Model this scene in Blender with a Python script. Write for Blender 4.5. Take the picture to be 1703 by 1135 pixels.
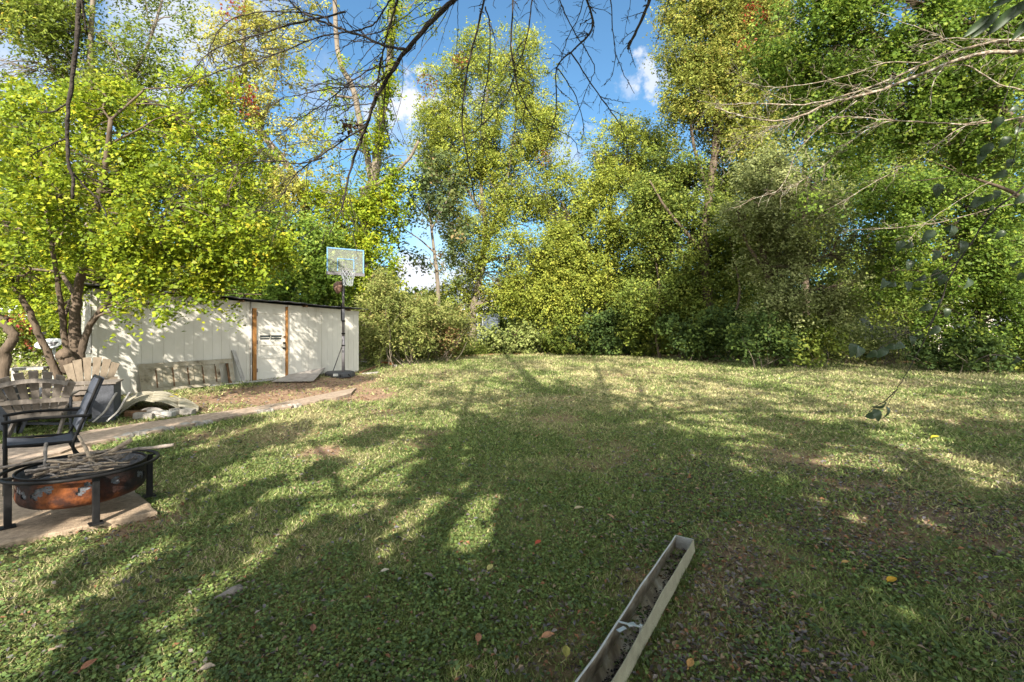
import bpy, math, random
import numpy as np
from mathutils import Vector, Matrix

for o in list(bpy.data.objects): bpy.data.objects.remove(o)
sc = bpy.context.scene
COL = sc.collection
R = math.radians
random.seed(7); RNG = np.random.default_rng(7)

# ------------------------------------------------------------------ camera
CAMH = 1.5; F = 757.0; CX = 851.5; HY = 555.0
cam = bpy.data.cameras.new('camera'); co = bpy.data.objects.new('camera', cam); COL.objects.link(co)
cam.sensor_width = 36; cam.lens = 36*F/1703; cam.clip_end = 2000; cam.clip_start = 0.05
cam.shift_y = -(567.5-HY)/1703
co.location = (0, 0, CAMH); co.rotation_euler = (R(90), 0, 0)
sc.camera = co

# ------------------------------------------------------------------ light
SUN_EL = 33.0; SUN_AZ = -1.5           # azimuth measured from straight behind the camera
TO_SUN = Vector((math.sin(R(SUN_AZ))*math.cos(R(SUN_EL)), -math.cos(R(SUN_AZ))*math.cos(R(SUN_EL)), math.sin(R(SUN_EL))))
sl = bpy.data.lights.new('sun', 'SUN'); sl.energy = 4.7; sl.angle = R(0.53); sl.color = (1.0, 0.93, 0.80)
so = bpy.data.objects.new('sun', sl); COL.objects.link(so)
so.rotation_euler = TO_SUN.to_track_quat('Z', 'Y').to_euler()
sc.view_settings.view_transform = 'Standard'; sc.view_settings.look = 'None'
sc.view_settings.exposure = 1.22; sc.view_settings.gamma = 1.0

w = bpy.data.worlds.new('World'); sc.world = w; w.use_nodes = True
nt = w.node_tree; nt.nodes.clear()
def N(t, **k):
    n = nt.nodes.new(t)
    for a, b in k.items(): setattr(n, a, b)
    return n
L = nt.links.new
out = N('ShaderNodeOutputWorld'); bg = N('ShaderNodeBackground'); bg.inputs['Strength'].default_value = 0.15
sky = N('ShaderNodeTexSky', sky_type='NISHITA', sun_disc=False, sun_elevation=R(SUN_EL), sun_rotation=R(180))
sky.air_density = 1.0; sky.dust_density = 0.3; sky.ozone_density = 2.2
tc = N('ShaderNodeTexCoord')
nz = N('ShaderNodeTexNoise'); nz.inputs['Scale'].default_value = 7.0; nz.inputs['Detail'].default_value = 7; nz.inputs['Roughness'].default_value = .62
L(tc.outputs['Generated'], nz.inputs['Vector'])
def sdir(px, py):
    v = Vector(((px-CX)/F, 1, (HY-py)/F)); return v.normalized()
def math_(op, a, b=None, c=None, clamp=False):
    n = N('ShaderNodeMath', operation=op, use_clamp=clamp)
    for i, x in enumerate((a, b, c)):
        if x is None: continue
        if isinstance(x, (int, float)): n.inputs[i].default_value = x
        else: L(x, n.inputs[i])
    return n.outputs[0]
# clouds: soft blobs round sky directions, edges broken by noise
blobs = [((1083,126),.045,.75),((1110,116),.045,.6),((1050,140),.03,.4),((690,172),.07,.95),((650,185),.06,.7),((740,185),.065,.8),((800,160),.05,.5),
         ((300,30),.16,.75),((370,70),.13,.6),((240,120),.15,.7),((110,90),.12,.6),((60,200),.12,.7),((20,300),.12,.6),
         ((700,475),.09,1.0),((640,470),.07,.8),((770,470),.08,.9),((720,400),.12,.35),((940,250),.07,.4),((700,250),.12,.35),((560,180),.1,.25),
         ((1240,90),.06,.9),((1280,60),.05,.7),((1500,150),.12,.5),((1150,330),.1,.5)]
nz3 = N('ShaderNodeTexNoise'); nz3.inputs['Scale'].default_value = 26.0; nz3.inputs['Detail'].default_value = 6; nz3.inputs['Roughness'].default_value = .6; L(tc.outputs['Generated'], nz3.inputs['Vector'])
acc = None
for (p, r, s) in blobs:
    d = sdir(*p)
    vm = N('ShaderNodeVectorMath', operation='DISTANCE'); L(tc.outputs['Generated'], vm.inputs[0]); vm.inputs[1].default_value = d
    x = math_('SUBTRACT', 1.0, math_('DIVIDE', vm.outputs['Value'], r))
    x = math_('MULTIPLY', math_('MAXIMUM', x, -0.6), 1.0)
    x = math_('ADD', x, math_('MULTIPLY', math_('SUBTRACT', (nz if r > .08 else nz3).outputs['Fac'], .5), 2.6 if r > .08 else 3.6))
    mr = N('ShaderNodeMapRange', interpolation_type='SMOOTHSTEP'); L(x, mr.inputs['Value'])
    mr.inputs['From Min'].default_value = .05; mr.inputs['From Max'].default_value = .8; mr.inputs['To Max'].default_value = s
    # keep each blob local
    loc = math_('SUBTRACT', 1.0, math_('DIVIDE', vm.outputs['Value'], r*1.9), clamp=True)
    v = math_('MULTIPLY', mr.outputs[0], math_('MINIMUM', math_('MULTIPLY', loc, 3.0), 1.0))
    acc = v if acc is None else math_('MAXIMUM', acc, v)
hs = N('ShaderNodeHueSaturation'); hs.inputs['Saturation'].default_value = .93; hs.inputs['Value'].default_value = .66
tn_ = N('ShaderNodeMixRGB', blend_type='MULTIPLY'); tn_.inputs[0].default_value = 1; tn_.inputs[2].default_value = (.52, .92, 1.03, 1); L(sky.outputs[0], tn_.inputs[1]); L(tn_.outputs[0], hs.inputs['Color'])
mx = N('ShaderNodeMixRGB'); L(acc, mx.inputs[0]); L(hs.outputs[0], mx.inputs[1]); mx.inputs[2].default_value = (3.0, 3.1, 3.35, 1)
# broad bright cloud bank, unseen, added behind the camera as fill for the shade
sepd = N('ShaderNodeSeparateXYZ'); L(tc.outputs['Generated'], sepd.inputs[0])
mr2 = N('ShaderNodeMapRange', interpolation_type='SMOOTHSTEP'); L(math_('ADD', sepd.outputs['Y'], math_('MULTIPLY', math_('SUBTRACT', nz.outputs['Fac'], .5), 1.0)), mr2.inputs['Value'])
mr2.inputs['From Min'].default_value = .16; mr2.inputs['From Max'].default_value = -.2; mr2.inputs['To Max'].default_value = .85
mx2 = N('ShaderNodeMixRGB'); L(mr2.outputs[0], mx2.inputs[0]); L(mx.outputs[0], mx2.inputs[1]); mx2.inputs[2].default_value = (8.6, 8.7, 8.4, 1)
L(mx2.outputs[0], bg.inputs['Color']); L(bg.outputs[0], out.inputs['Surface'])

# ------------------------------------------------------------------ helpers
def ss(a, b, x):
    t = np.clip((np.asarray(x, float)-a)/(b-a), 0, 1); return t*t*(3-2*t)
def H(x, y):
    h = 0.40*ss(3, 28, y) + 0.12*ss(2, 7, -np.asarray(x, float))*ss(4, 9, y)
    return h
def Hf(x, y): return float(H(x, y))
def P(px, py, Z):                       # point at forward distance Z seen at photo pixel
    return Vector(((px-CX)/F*Z, Z, CAMH+(HY-py)/F*Z))
def G(px, py, dz=0.0):                  # ground point seen at photo pixel
    Z = 5.0
    for _ in range(40):
        x = (px-CX)/F*Z; z = Hf(x, Z)+dz
        Z = 0.5*Z + 0.5*(CAMH-z)*F/max(py-HY, 4)
    x = (px-CX)/F*Z
    return Vector((x, Z, Hf(x, Z)+dz))
def hash3(i, j, k):
    n = (i*374761393 + j*668265263 + k*2147483647 + 974634777) & 0xFFFFFFFF
    n = (n ^ (n >> 13))*1274126177 & 0xFFFFFFFF
    n = (n ^ (n >> 16))
    return (n & 0xFFFF)/65535.0
def vnoise(p, f=1.0):
    p = np.asarray(p, float)*f
    if p.shape[-1] == 2: p = np.concatenate([p, np.zeros(p.shape[:-1]+(1,))], -1)
    i = np.floor(p).astype(np.int64); t = p-i; t = t*t*(3-2*t)
    r = 0
    for a in (0, 1):
        for b in (0, 1):
            for c in (0, 1):
                wgt = (t[..., 0] if a else 1-t[..., 0])*(t[..., 1] if b else 1-t[..., 1])*(t[..., 2] if c else 1-t[..., 2])
                r = r + wgt*hash3(i[..., 0]+a, i[..., 1]+b, i[..., 2]+c)
    return r
def fbm(p, f, o=3):
    p = np.asarray(p, float); s = 0; a = .5; tot = 0
    for k in range(o):
        s = s + a*vnoise(p+17.3*k, f); tot += a; a *= .5; f *= 2.1
    return s/tot

# ------------------------------------------------------------------ materials
def mat(name, col, rough=.8, metal=0, noise=None, bump=None, attr=None, trans=0, spec=.3, cols=None, stretch=None):
    """noise=(scale, amount) value variation; cols=[(pos,col)...] ramp on noise; bump=(scale,strength)"""
    m = bpy.data.materials.new(name); m.use_nodes = True; t = m.node_tree; t.nodes.clear()
    def n(ty, **k):
        q = t.nodes.new(ty)
        for a, b in k.items(): setattr(q, a, b)
        return q
    o = n('ShaderNodeOutputMaterial'); b = n('ShaderNodeBsdfPrincipled')
    b.inputs['Roughness'].default_value = rough; b.inputs['Metallic'].default_value = metal
    b.inputs['Specular IOR Level'].default_value = spec
    tcn = n('ShaderNodeTexCoord'); vec = tcn.outputs['Object']
    if stretch:
        mp = n('ShaderNodeMapping'); mp.inputs['Scale'].default_value = stretch; t.links.new(vec, mp.inputs[0]); vec = mp.outputs[0]
    csock = None
    if attr:
        a = n('ShaderNodeAttribute', attribute_name=attr); csock = a.outputs['Color']
    if cols:
        z = n('ShaderNodeTexNoise'); z.inputs['Scale'].default_value = noise[0]; z.inputs['Detail'].default_value = 8; z.inputs['Roughness'].default_value = .65
        t.links.new(vec, z.inputs['Vector'])
        rp = n('ShaderNodeValToRGB'); e = rp.color_ramp.elements
        while len(e) < len(cols): e.new(.5)
        for i, (p, c) in enumerate(cols): e[i].position = p; e[i].color = (*c, 1)
        t.links.new(z.outputs['Fac'], rp.inputs[0]); csock = rp.outputs[0]
    elif noise:
        z = n('ShaderNodeTexNoise'); z.inputs['Scale'].default_value = noise[0]; z.inputs['Detail'].default_value = 8; z.inputs['Roughness'].default_value = .65
        t.links.new(vec, z.inputs['Vector'])
        mr = n('ShaderNodeMapRange'); t.links.new(z.outputs['Fac'], mr.inputs[0])
        mr.inputs[1].default_value = .3; mr.inputs[2].default_value = .7
        mr.inputs[3].default_value = 1-noise[1]; mr.inputs[4].default_value = 1+noise[1]
        mm = n('ShaderNodeVectorMath', operation='SCALE')
        if csock: t.links.new(csock, mm.inputs[0])
        else: mm.inputs[0].default_value = col
        t.links.new(mr.outputs[0], mm.inputs['Scale']); csock = mm.outputs[0]
    if csock: t.links.new(csock, b.inputs['Base Color'])
    else: b.inputs['Base Color'].default_value = (*col, 1)
    if bump:
        z2 = n('ShaderNodeTexNoise'); z2.inputs['Scale'].default_value = bump[0]; z2.inputs['Detail'].default_value = 6
        t.links.new(vec, z2.inputs['Vector'])
        bp = n('ShaderNodeBump'); bp.inputs['Strength'].default_value = bump[1]; bp.inputs['Distance'].default_value = .02
        t.links.new(z2.outputs['Fac'], bp.inputs['Height']); t.links.new(bp.outputs[0], b.inputs['Normal'])
    if trans > 0:
        tr = n('ShaderNodeBsdfTranslucent')
        if csock: t.links.new(csock, tr.inputs['Color'])
        else: tr.inputs['Color'].default_value = (*col, 1)
        ms = n('ShaderNodeMixShader'); ms.inputs[0].default_value = trans
        t.links.new(b.outputs[0], ms.inputs[1]); t.links.new(tr.outputs[0], ms.inputs[2]); t.links.new(ms.outputs[0], o.inputs[0])
    else: t.links.new(b.outputs[0], o.inputs[0])
    return m

M = {}
M['leaf'] = mat('leaf', (0, 0, 0), rough=.45, attr='tint', trans=.38, spec=.16)
M['leaf_far'] = mat('leaf_far', (0, 0, 0), rough=.55, attr='tint', trans=.38, spec=.08)
M['bark'] = mat('bark', (.115, .085, .062), rough=.95, noise=(9, .45), bump=(18, .9), stretch=(1, 1, .3))
M['bark_pale'] = mat('bark_pale', (.19, .155, .12), rough=.95, noise=(9, .4), bump=(16, .8), stretch=(1, 1, .3))
M['bark_dark'] = mat('bark_dark', (.055, .045, .04), rough=.95, noise=(20, .4), bump=(60, .6))
M['bark_lichen'] = mat('bark_lichen', (.3, .25, .2), rough=.95, noise=(26, .6), cols=[(.3, (.10, .075, .06)), (.5, (.30, .23, .17)), (.62, (.46, .46, .38))], bump=(60, .6))
M['grass'] = mat('grass', (0, 0, 0), rough=.6, attr='tint', trans=.22, spec=.2)
M['litter'] = mat('litter', (0, 0, 0), rough=.8, attr='tint', trans=.1, spec=.15)
M['white_wall'] = mat('white_wall', (.56, .54, .50), rough=.75, noise=(1.6, .1), cols=[(.26, (.40, .36, .29)), (.38, (.60, .57, .51)), (.7, (.70, .67, .61))], bump=(30, .08), stretch=(1, 1, .35))
M['old_white'] = mat('old_white', (.5, .47, .4), rough=.85, noise=(5, .3), cols=[(.30, (.10, .07, .045)), (.42, (.30, .26, .19)), (.7, (.44, .40, .33))], bump=(30, .2))
M['board_grey'] = mat('board_grey', (.38, .36, .34), rough=.9, noise=(7, .45), bump=(40, .4), stretch=(3, 3, .4))
M['orange_wood'] = mat('orange_wood', (.32, .15, .045), rough=.8, noise=(8, .35), bump=(30, .3), stretch=(3, 3, .3))
M['brown_wood'] = mat('brown_wood', (.13, .07, .035), rough=.85, noise=(8, .4), bump=(30, .3), stretch=(3, 3, .3))
M['roof_dark'] = mat('roof_dark', (.10, .10, .11), rough=.7, noise=(5, .4))
M['dark'] = mat('dark', (.02, .02, .02), rough=.6)
M['glass_dark'] = mat('glass_dark', (.03, .035, .04), rough=.08, spec=.8)
M['black_metal'] = mat('black_metal', (.014, .0135, .014), rough=.55, noise=(14, .5), bump=(80, .1), spec=.14)
M['grey_sling'] = mat('grey_sling', (.055, .06, .078), rough=.75, noise=(20, .25), bump=(220, .35))
M['rust'] = mat('rust', (.3, .1, .03), rough=.85, noise=(3.2, .5), cols=[(.42, (.012, .009, .009)), (.53, (.045, .016, .010)), (.60, (.14, .042, .013)), (.72, (.30, .09, .022))], bump=(40, .4))
M['ash_grey'] = mat('ash_grey', (.13, .135, .15), rough=.9, noise=(25, .5), bump=(50, .6))
M['stick'] = mat('stick', (.22, .185, .16), rough=.9, noise=(22, .6), bump=(50, .5))
M['stick_pale'] = mat('stick_pale', (.38, .29, .21), rough=.9, noise=(22, .5), bump=(50, .5))
M['concrete'] = mat('concrete', (.36, .27, .19), rough=.95, noise=(28, .38), bump=(120, .6))
M['path'] = mat('path', (.36, .275, .21), rough=.95, noise=(16, .35), bump=(100, .6))
M['concrete_pale'] = mat('concrete_pale', (.29, .265, .235), rough=.95, noise=(9, .35), bump=(60, .6))
M['grey_wood'] = mat('grey_wood', (.17, .145, .125), rough=.9, noise=(6, .4), bump=(40, .35), stretch=(3, 3, .5))
M['pale_wood'] = mat('pale_wood', (.19, .15, .11), rough=.9, noise=(6, .25), bump=(40, .3), stretch=(3, 3, .5))
M['blue_wood'] = mat('blue_wood', (.082, .086, .10), rough=.9, noise=(6, .35), bump=(40, .35))
M['dish'] = mat('dish', (.55, .56, .56), rough=.5, noise=(6, .12))
M['post_grey'] = mat('post_grey', (.42, .44, .45), rough=.5, noise=(10, .2))
M['pole_grey'] = mat('pole_grey', (.16, .15, .16), rough=.5, noise=(12, .3), spec=.5)
M['base_black'] = mat('base_black', (.075, .075, .08), rough=.6, noise=(8, .3))
M['acrylic'] = mat('acrylic', (.36, .33, .17), rough=.25, noise=(14, .3), spec=.5)
M['blue_trim'] = mat('blue_trim', (.16, .31, .50), rough=.5, noise=(16, .35))
M['orange_rim'] = mat('orange_rim', (.35, .12, .05), rough=.5)
M['net'] = mat('net', (.42, .45, .48), rough=.8)
M['label'] = mat('label', (.5, .5, .48), rough=.6)
M['brown_bag'] = mat('brown_bag', (.20, .12, .09), rough=.8, noise=(14, .4), bump=(40, .5))
M['gutter_side'] = mat('gutter_side', (.30, .28, .20), rough=.55, noise=(14, .22), bump=(120, .15), spec=.4)
M['gutter_in'] = mat('gutter_in', (.36, .30, .2), rough=.5, noise=(5, .4), cols=[(.35, (.11, .085, .06)), (.5, (.25, .21, .15)), (.66, (.42, .40, .34))], stretch=(3, .6, 3))
M['white_edge'] = mat('white_edge', (.45, .46, .46), rough=.4, noise=(20, .15))
M['zinc'] = mat('zinc', (.55, .56, .56), rough=.35, metal=.6, noise=(30, .2))
M['sheet'] = mat('sheet', (.46, .42, .34), rough=.85, noise=(4, .25), cols=[(.32, (.12, .095, .065)), (.48, (.30, .27, .20)), (.7, (.40, .37, .31))], bump=(30, .2))
M['plywood'] = mat('plywood', (.36, .32, .29), rough=.85, noise=(4, .3), bump=(30, .3))
M['brick'] = mat('brick', (.45, .19, .08), rough=.9, noise=(20, .3), bump=(40, .5))
M['stone'] = mat('stone', (.22, .19, .17), rough=.9, noise=(14, .3), bump=(30, .5))
M['cream_wall'] = mat('cream_wall', (.62, .56, .48), rough=.8, noise=(3, .1))
M['brick_wall'] = mat('brick_wall', (.36, .17, .13), rough=.9, noise=(12, .4))
M['grey_wall'] = mat('grey_wall', (.40, .44, .52), rough=.8, noise=(4, .2))
M['white_roof'] = mat('white_roof', (.7, .71, .74), rough=.5, noise=(6, .1))
M['grey_roof'] = mat('grey_roof', (.32, .33, .36), rough=.8, noise=(6, .2))
M['fence'] = mat('fence', (.02, .02, .022), rough=.5)

# ------------------------------------------------------------------ mesh builders
def link(name, me, m, parent=None, smooth=False):
    o = bpy.data.objects.new(name, me); COL.objects.link(o)
    if m: me.materials.append(m)
    if smooth and len(me.polygons): me.polygons.foreach_set('use_smooth', [True]*len(me.polygons))
    if parent: o.parent = parent
    return o
def tag(o, label=None, cat=None, group=None, kind=None):
    if label: o['label'] = label
    if cat: o['category'] = cat
    if group: o['group'] = group
    if kind: o['kind'] = kind
    return o
def empty(name, loc, label, cat, group=None, rz=0):
    o = bpy.data.objects.new(name, None); COL.objects.link(o); o.location = loc; o.rotation_euler = (0, 0, rz); o.empty_display_size = .1
    return tag(o, label, cat, group)

class MB:
    def __init__(s): s.v = []; s.f = []
    def add(s, vs, fs):
        n = len(s.v); s.v += [tuple(v) for v in vs]; s.f += [tuple(n+i for i in f) for f in fs]; return s
    def box(s, c, size, rot=None):
        c = Vector(c); hx, hy, hz = [a/2 for a in size]
        vs = [Vector((x, y, z)) for z in (-hz, hz) for y in (-hy, hy) for x in (-hx, hx)]
        if rot is not None:
            m = rot if isinstance(rot, Matrix) else Matrix.Rotation(rot, 3, 'Z')
            vs = [m @ v for v in vs]
        return s.add([c+v for v in vs], [(0, 2, 3, 1), (4, 5, 7, 6), (0, 1, 5, 4), (2, 6, 7, 3), (0, 4, 6, 2), (1, 3, 7, 5)])
    def beam(s, a, b, w, t, up=(0, 0, 1)):
        a = Vector(a); b = Vector(b); d = (b-a); l = d.length; d.normalize()
        u = Vector(up); side = d.cross(u)
        if side.length < 1e-3: side = d.cross(Vector((1, 0, 0)))
        side.normalize(); u = side.cross(d).normalized()
        vs = [p + side*sx*w/2 + u*sz*t/2 for p in (a, b) for sz in (-1, 1) for sx in (-1, 1)]
        return s.add(vs, [(0, 1, 3, 2), (4, 6, 7, 5), (0, 4, 5, 1), (2, 3, 7, 6), (0, 2, 6, 4), (1, 5, 7, 3)])
    def tube(s, pts, rad, n=8, caps=True):
        pts = [Vector(p) for p in pts]
        if isinstance(rad, (int, float)): rad = [rad]*len(pts)
        prev = None; base = len(s.v)
        for i, p in enumerate(pts):
            d = (pts[min(i+1, len(pts)-1)]-pts[max(i-1, 0)]).normalized()
            if prev is None:
                a = d.cross(Vector((.31, .17, .93)));
                if a.length < .05: a = d.cross(Vector((1, 0, 0)))
            else: a = prev - d*prev.dot(d)
            a.normalize(); prev = a; b = d.cross(a)
            for k in range(n):
                t = 2*math.pi*k/n; s.v.append(tuple(p+(a*math.cos(t)+b*math.sin(t))*rad[i]))
        for i in range(len(pts)-1):
            for k in range(n):
                q = base+i*n
                s.f.append((q+k, q+(k+1) % n, q+n+(k+1) % n, q+n+k))
        if caps:
            s.f.append(tuple(base+k for k in range(n))[::-1]); q = base+(len(pts)-1)*n; s.f.append(tuple(q+k for k in range(n)))
        return s
    def prism(s, pts, depth):           # pts: closed 3D polygon, extruded by vector
        d = Vector(depth); n = len(pts); pts = [Vector(p) for p in pts]
        return s.add(pts+[p+d for p in pts], [tuple(range(n))[::-1], tuple(range(n, 2*n))]+[(i, (i+1) % n, n+(i+1) % n, n+i) for i in range(n)])
    def lathe(s, prof, n=48, c=(0, 0, 0), skip=None):
        base = len(s.v)
        for (r, z) in prof:
            for k in range(n):
                t = 2*math.pi*k/n; s.v.append((c[0]+r*math.cos(t), c[1]+r*math.sin(t), c[2]+z))
        for i in range(len(prof)-1):
            for k in range(n):
                if skip and skip(i, k): continue
                q = base+i*n; s.f.append((q+k, q+(k+1) % n, q+n+(k+1) % n, q+n+k))
        return s
    def mesh(s, name):
        me = bpy.data.meshes.new(name); me.from_pydata(s.v, [], s.f); me.update(); return me
    def build(s, name, m, parent=None, smooth=False, bevel=0, origin=None):
        if origin is not None:
            o_ = Vector(origin); s.v = [tuple(Vector(v)-o_) for v in s.v]
        o = link(name, s.mesh(name), m, parent, smooth)
        if origin is not None: o.location = origin
        if bevel:
            b = o.modifiers.new('bevel', 'BEVEL'); b.width = bevel; b.segments = 2; b.limit_method = 'ANGLE'
        return o
def spline(pts, k=4):
    pts = [Vector(p) for p in pts]; q = [pts[0]*2-pts[1]]+pts+[pts[-1]*2-pts[-2]]; r = []
    for i in range(1, len(q)-2):
        for j in range(k):
            t = j/k; a, b, c, d = q[i-1], q[i], q[i+1], q[i+2]
            r.append(.5*((2*b)+(c-a)*t+(2*a-5*b+4*c-d)*t*t+(3*b-a-3*c+d)*t*t*t))
    r.append(pts[-1]); return r

def polymesh(name, verts, nper, colors=None):
    """verts (N*nper,3); one polygon per nper verts"""
    n = len(verts)//nper; me = bpy.data.meshes.new(name)
    me.vertices.add(n*nper); me.loops.add(n*nper); me.polygons.add(n)
    me.vertices.foreach_set('co', np.ascontiguousarray(verts, dtype=np.float32).ravel())
    me.loops.foreach_set('vertex_index', np.arange(n*nper, dtype=np.int32))
    me.polygons.foreach_set('loop_start', np.arange(0, n*nper, nper, dtype=np.int32))
    if colors is not None:
        a = me.attributes.new('tint', 'FLOAT_COLOR', 'POINT')
        c = np.ones((n, nper, 4), np.float32); c[:, :, :3] = colors[:, None, :]
        a.data.foreach_set('color', c.ravel())
    me.update(); me.validate() if n < 10 else None
    return me
def unit(v): return v/np.maximum(np.linalg.norm(v, axis=-1, keepdims=True), 1e-9)
def leaf_verts(c, size, aspect=.62, up=.5, fold=.18, droop=0.0, face=None, facew=0.0, nb=None):
    n = len(c); nr = RNG.normal(size=(n, 3)); nr = unit(nr)
    if nb is not None: nr = nb+nr*.55
    else:
        nr[:, 2] = np.abs(nr[:, 2]); nr = nr + np.array([0, 0, up])
        if face is not None: nr = nr + facew*np.array(face)
    nr = unit(nr)
    d = RNG.normal(size=(n, 3)); d[:, 2] -= droop; d = unit(d - nr*(d*nr).sum(1, keepdims=True))
    wv = np.cross(nr, d); s = size[:, None]
    v = np.empty((n, 4, 3))
    v[:, 0] = c - d*s*.5; v[:, 2] = c + d*s*.5
    v[:, 1] = c + wv*s*aspect*.5 - d*s*.06 + nr*s*fold; v[:, 3] = c - wv*s*aspect*.5 - d*s*.06 + nr*s*fold
    return v.reshape(-1, 3)

# palettes: list of (rgb, weight)
PAL = {
 'bright': [((.21, .26, .018), 5), ((.145, .205, .018), 4.5), ((.30, .30, .024), 2.4), ((.42, .34, .03), .5), ((.07, .12, .018), 2.8)],
 'olive': [((.16, .20, .03), 5), ((.11, .15, .025), 4), ((.25, .27, .045), 3), ((.06, .10, .02), 2), ((.42, .28, .04), .12)],
 'pale': [((.33, .31, .07), 5), ((.24, .25, .06), 4), ((.46, .36, .09), 1.5), ((.14, .17, .04), 2)],
 'yellow': [((.24, .26, .045), 6), ((.16, .20, .035), 5), ((.35, .34, .06), 2.4), ((.10, .14, .03), 2.5)],
 'oak': [((.07, .10, .04), 5), ((.11, .14, .05), 3), ((.17, .18, .06), 1.5), ((.25, .16, .08), .5)],
 'mid': [((.15, .19, .035), 5), ((.10, .14, .03), 4), ((.24, .25, .05), 3), ((.05, .08, .025), 2)],
 'orange': [((.20, .22, .045), 6), ((.28, .26, .06), 3), ((.34, .24, .07), .7), ((.12, .16, .035), 4)],
 'grey': [((.18, .20, .075), 5), ((.13, .155, .05), 4), ((.27, .28, .12), 3), ((.08, .10, .035), 1.5)],
 'green': [((.10, .165, .025), 5), ((.145, .205, .03), 4), ((.23, .27, .04), 2), ((.05, .09, .02), 2.5)],
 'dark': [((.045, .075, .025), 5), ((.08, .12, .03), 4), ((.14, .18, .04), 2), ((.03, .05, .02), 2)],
 'thicket': [((.17, .20, .055), 5), ((.24, .24, .08), 4), ((.11, .14, .04), 3), ((.33, .25, .11), 1.0)],
 'paleshrub': [((.22, .25, .08), 5), ((.30, .32, .12), 3), ((.13, .17, .05), 3)],
}
def pick(pal, n, clump=None, nc=0):
    c = np.array([p[0] for p in PAL[pal]]); wt = np.array([p[1] for p in PAL[pal]], float); wt /= wt.sum()
    idx = RNG.choice(len(c), n, p=wt)
    if clump is not None:
        ci = RNG.choice(len(c), nc, p=wt); use = RNG.random(n) < .72; idx = np.where(use, ci[clump], idx)
    mean_ = (c*wt[:, None]).sum(0); col = (c[idx]*.68+mean_*.32)*RNG.uniform(.88, 1.14, (n, 1))
    return col
GAIN = 1.5

def crown_points(lobes, size, den, gap=.42, cs=.3, dep=.8, tdroop=-.15):
    """lobes (px,py,rx,ry,Z[,den]) -> leaf centres, clump ids, clump centres"""
    C = []; K = []; CC = []; NB_ = []; TW = []; nc = 0
    for lb in lobes:
        px, py, rx, ry, Z = lb[:5]; dn = lb[5] if len(lb) > 5 else 1.0
        c = np.array(P(px, py, Z)); ax = rx/F*Z; az = ry/F*Z; ay = max(.5*(ax+az)*dep, .3)
        nl = int(den*dn*math.pi*ax*az/(.15*size*size)); per = 26
        ncl = max(4, int(nl/per/(1-gap*.6)))
        u = unit(RNG.normal(size=(ncl, 3)))*(RNG.random((ncl, 1))**(1/2.4))*1.05
        u *= (1 + .25*(vnoise(u+px*.13, 2.2)-.5)*2)[:, None]
        cc = c+u*np.array([ax, ay, az])
        keep = vnoise(cc+3.1, .9/max(cs*2.2, .35)) > gap*RNG.uniform(.6, 1.15, ncl)
        cc = cc[keep]; m = len(cc)
        if m == 0: continue
        gz = H(cc[:, 0], cc[:, 1])+.15; cc[:, 2] = np.maximum(cc[:, 2], gz)
        k = np.repeat(np.arange(m), per)
        # each clump is four leafy twigs pointing outward, leaves set along them
        nt_ = 4; outw = unit((cc-c)/np.array([ax, ay, az])+1e-6)
        td = RNG.normal(size=(m, nt_, 3))*.8+outw[:, None, :]*.55+np.array([0, 0, tdroop]); td = unit(td)
        tl = cs*1.75*RNG.uniform(.5, 1.25, (m, nt_))
        tw = np.arange(m*per) % per % nt_; tt = RNG.uniform(.05, 1, m*per)
        pts = cc[k]+td[k, tw]*(tl[k, tw]*tt)[:, None]+np.array([0, 0, -1])*(tl[k, tw]*tt*tt*.25)[:, None]+RNG.normal(size=(m*per, 3))*size*.55
        nbs = RNG.normal(size=(m, nt_, 3))*.45+np.array([0, -.45, .8]); nbs = unit(nbs)[k, tw]
        C.append(pts); K.append(k+nc); CC.append(cc); nc += m; NB_.append(nbs); TW.append((k+nc-m)*nt_+tw)
    return np.concatenate(C), np.concatenate(K), np.concatenate(CC), np.concatenate(NB_), np.concatenate(TW)

NLEAF = 0
def foliage(name, lobes, size, den, pal, parent, cs=.3, gap=.42, up=.5, aspect=.62, m='leaf', red=None, droop=0., jit=.3, dep=.8):
    global NLEAF
    pts, k, cc, nbs, twid = crown_points(lobes, size, den, gap, cs, dep, -.15-droop*.6)
    n = len(pts); NLEAF += n
    gz = H(pts[:, 0], pts[:, 1])+.03; pts[:, 2] = np.maximum(pts[:, 2], gz+RNG.random(n)*.2)
    s = size*RNG.uniform(1-jit, 1+jit, n)
    v = leaf_verts(pts, s, aspect, up, droop=droop, nb=nbs)
    col = pick(pal, n, k, len(cc))*GAIN*.95; col *= RNG.uniform(.82, 1.2, (twid.max()+1, 1))[twid]
    if red:                             # autumn-coloured cluster of leaves
        for (px, py, r, Z, rc) in red:
            q = pts; ppx = q[:, 0]/q[:, 1]*F+CX; ppy = HY-(q[:, 2]-CAMH)/q[:, 1]*F
            mk = ((ppx-px)**2+(ppy-py)**2 < (1.6*r)**2) & (RNG.random(n) < .32)
            col[mk] = np.array(rc)*RNG.uniform(.7, 1.3, (mk.sum(), 1))
    base = Vector(parent.location)
    me = polymesh(name, v-np.array(base), 4, np.clip(col, .005, .9))
    return link(name, me, M[m], parent), cc

def wob(a, b, n, amp):
    a = Vector(a); b = Vector(b); l = (b-a).length
    pts = [a.lerp(b, i/n) for i in range(n+1)]
    for i in range(1, n): pts[i] += Vector((random.gauss(0, 1), random.gauss(0, 1), random.gauss(0, .7)+.6*math.sin(math.pi*i/n)))*amp*l
    return pts

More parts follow.
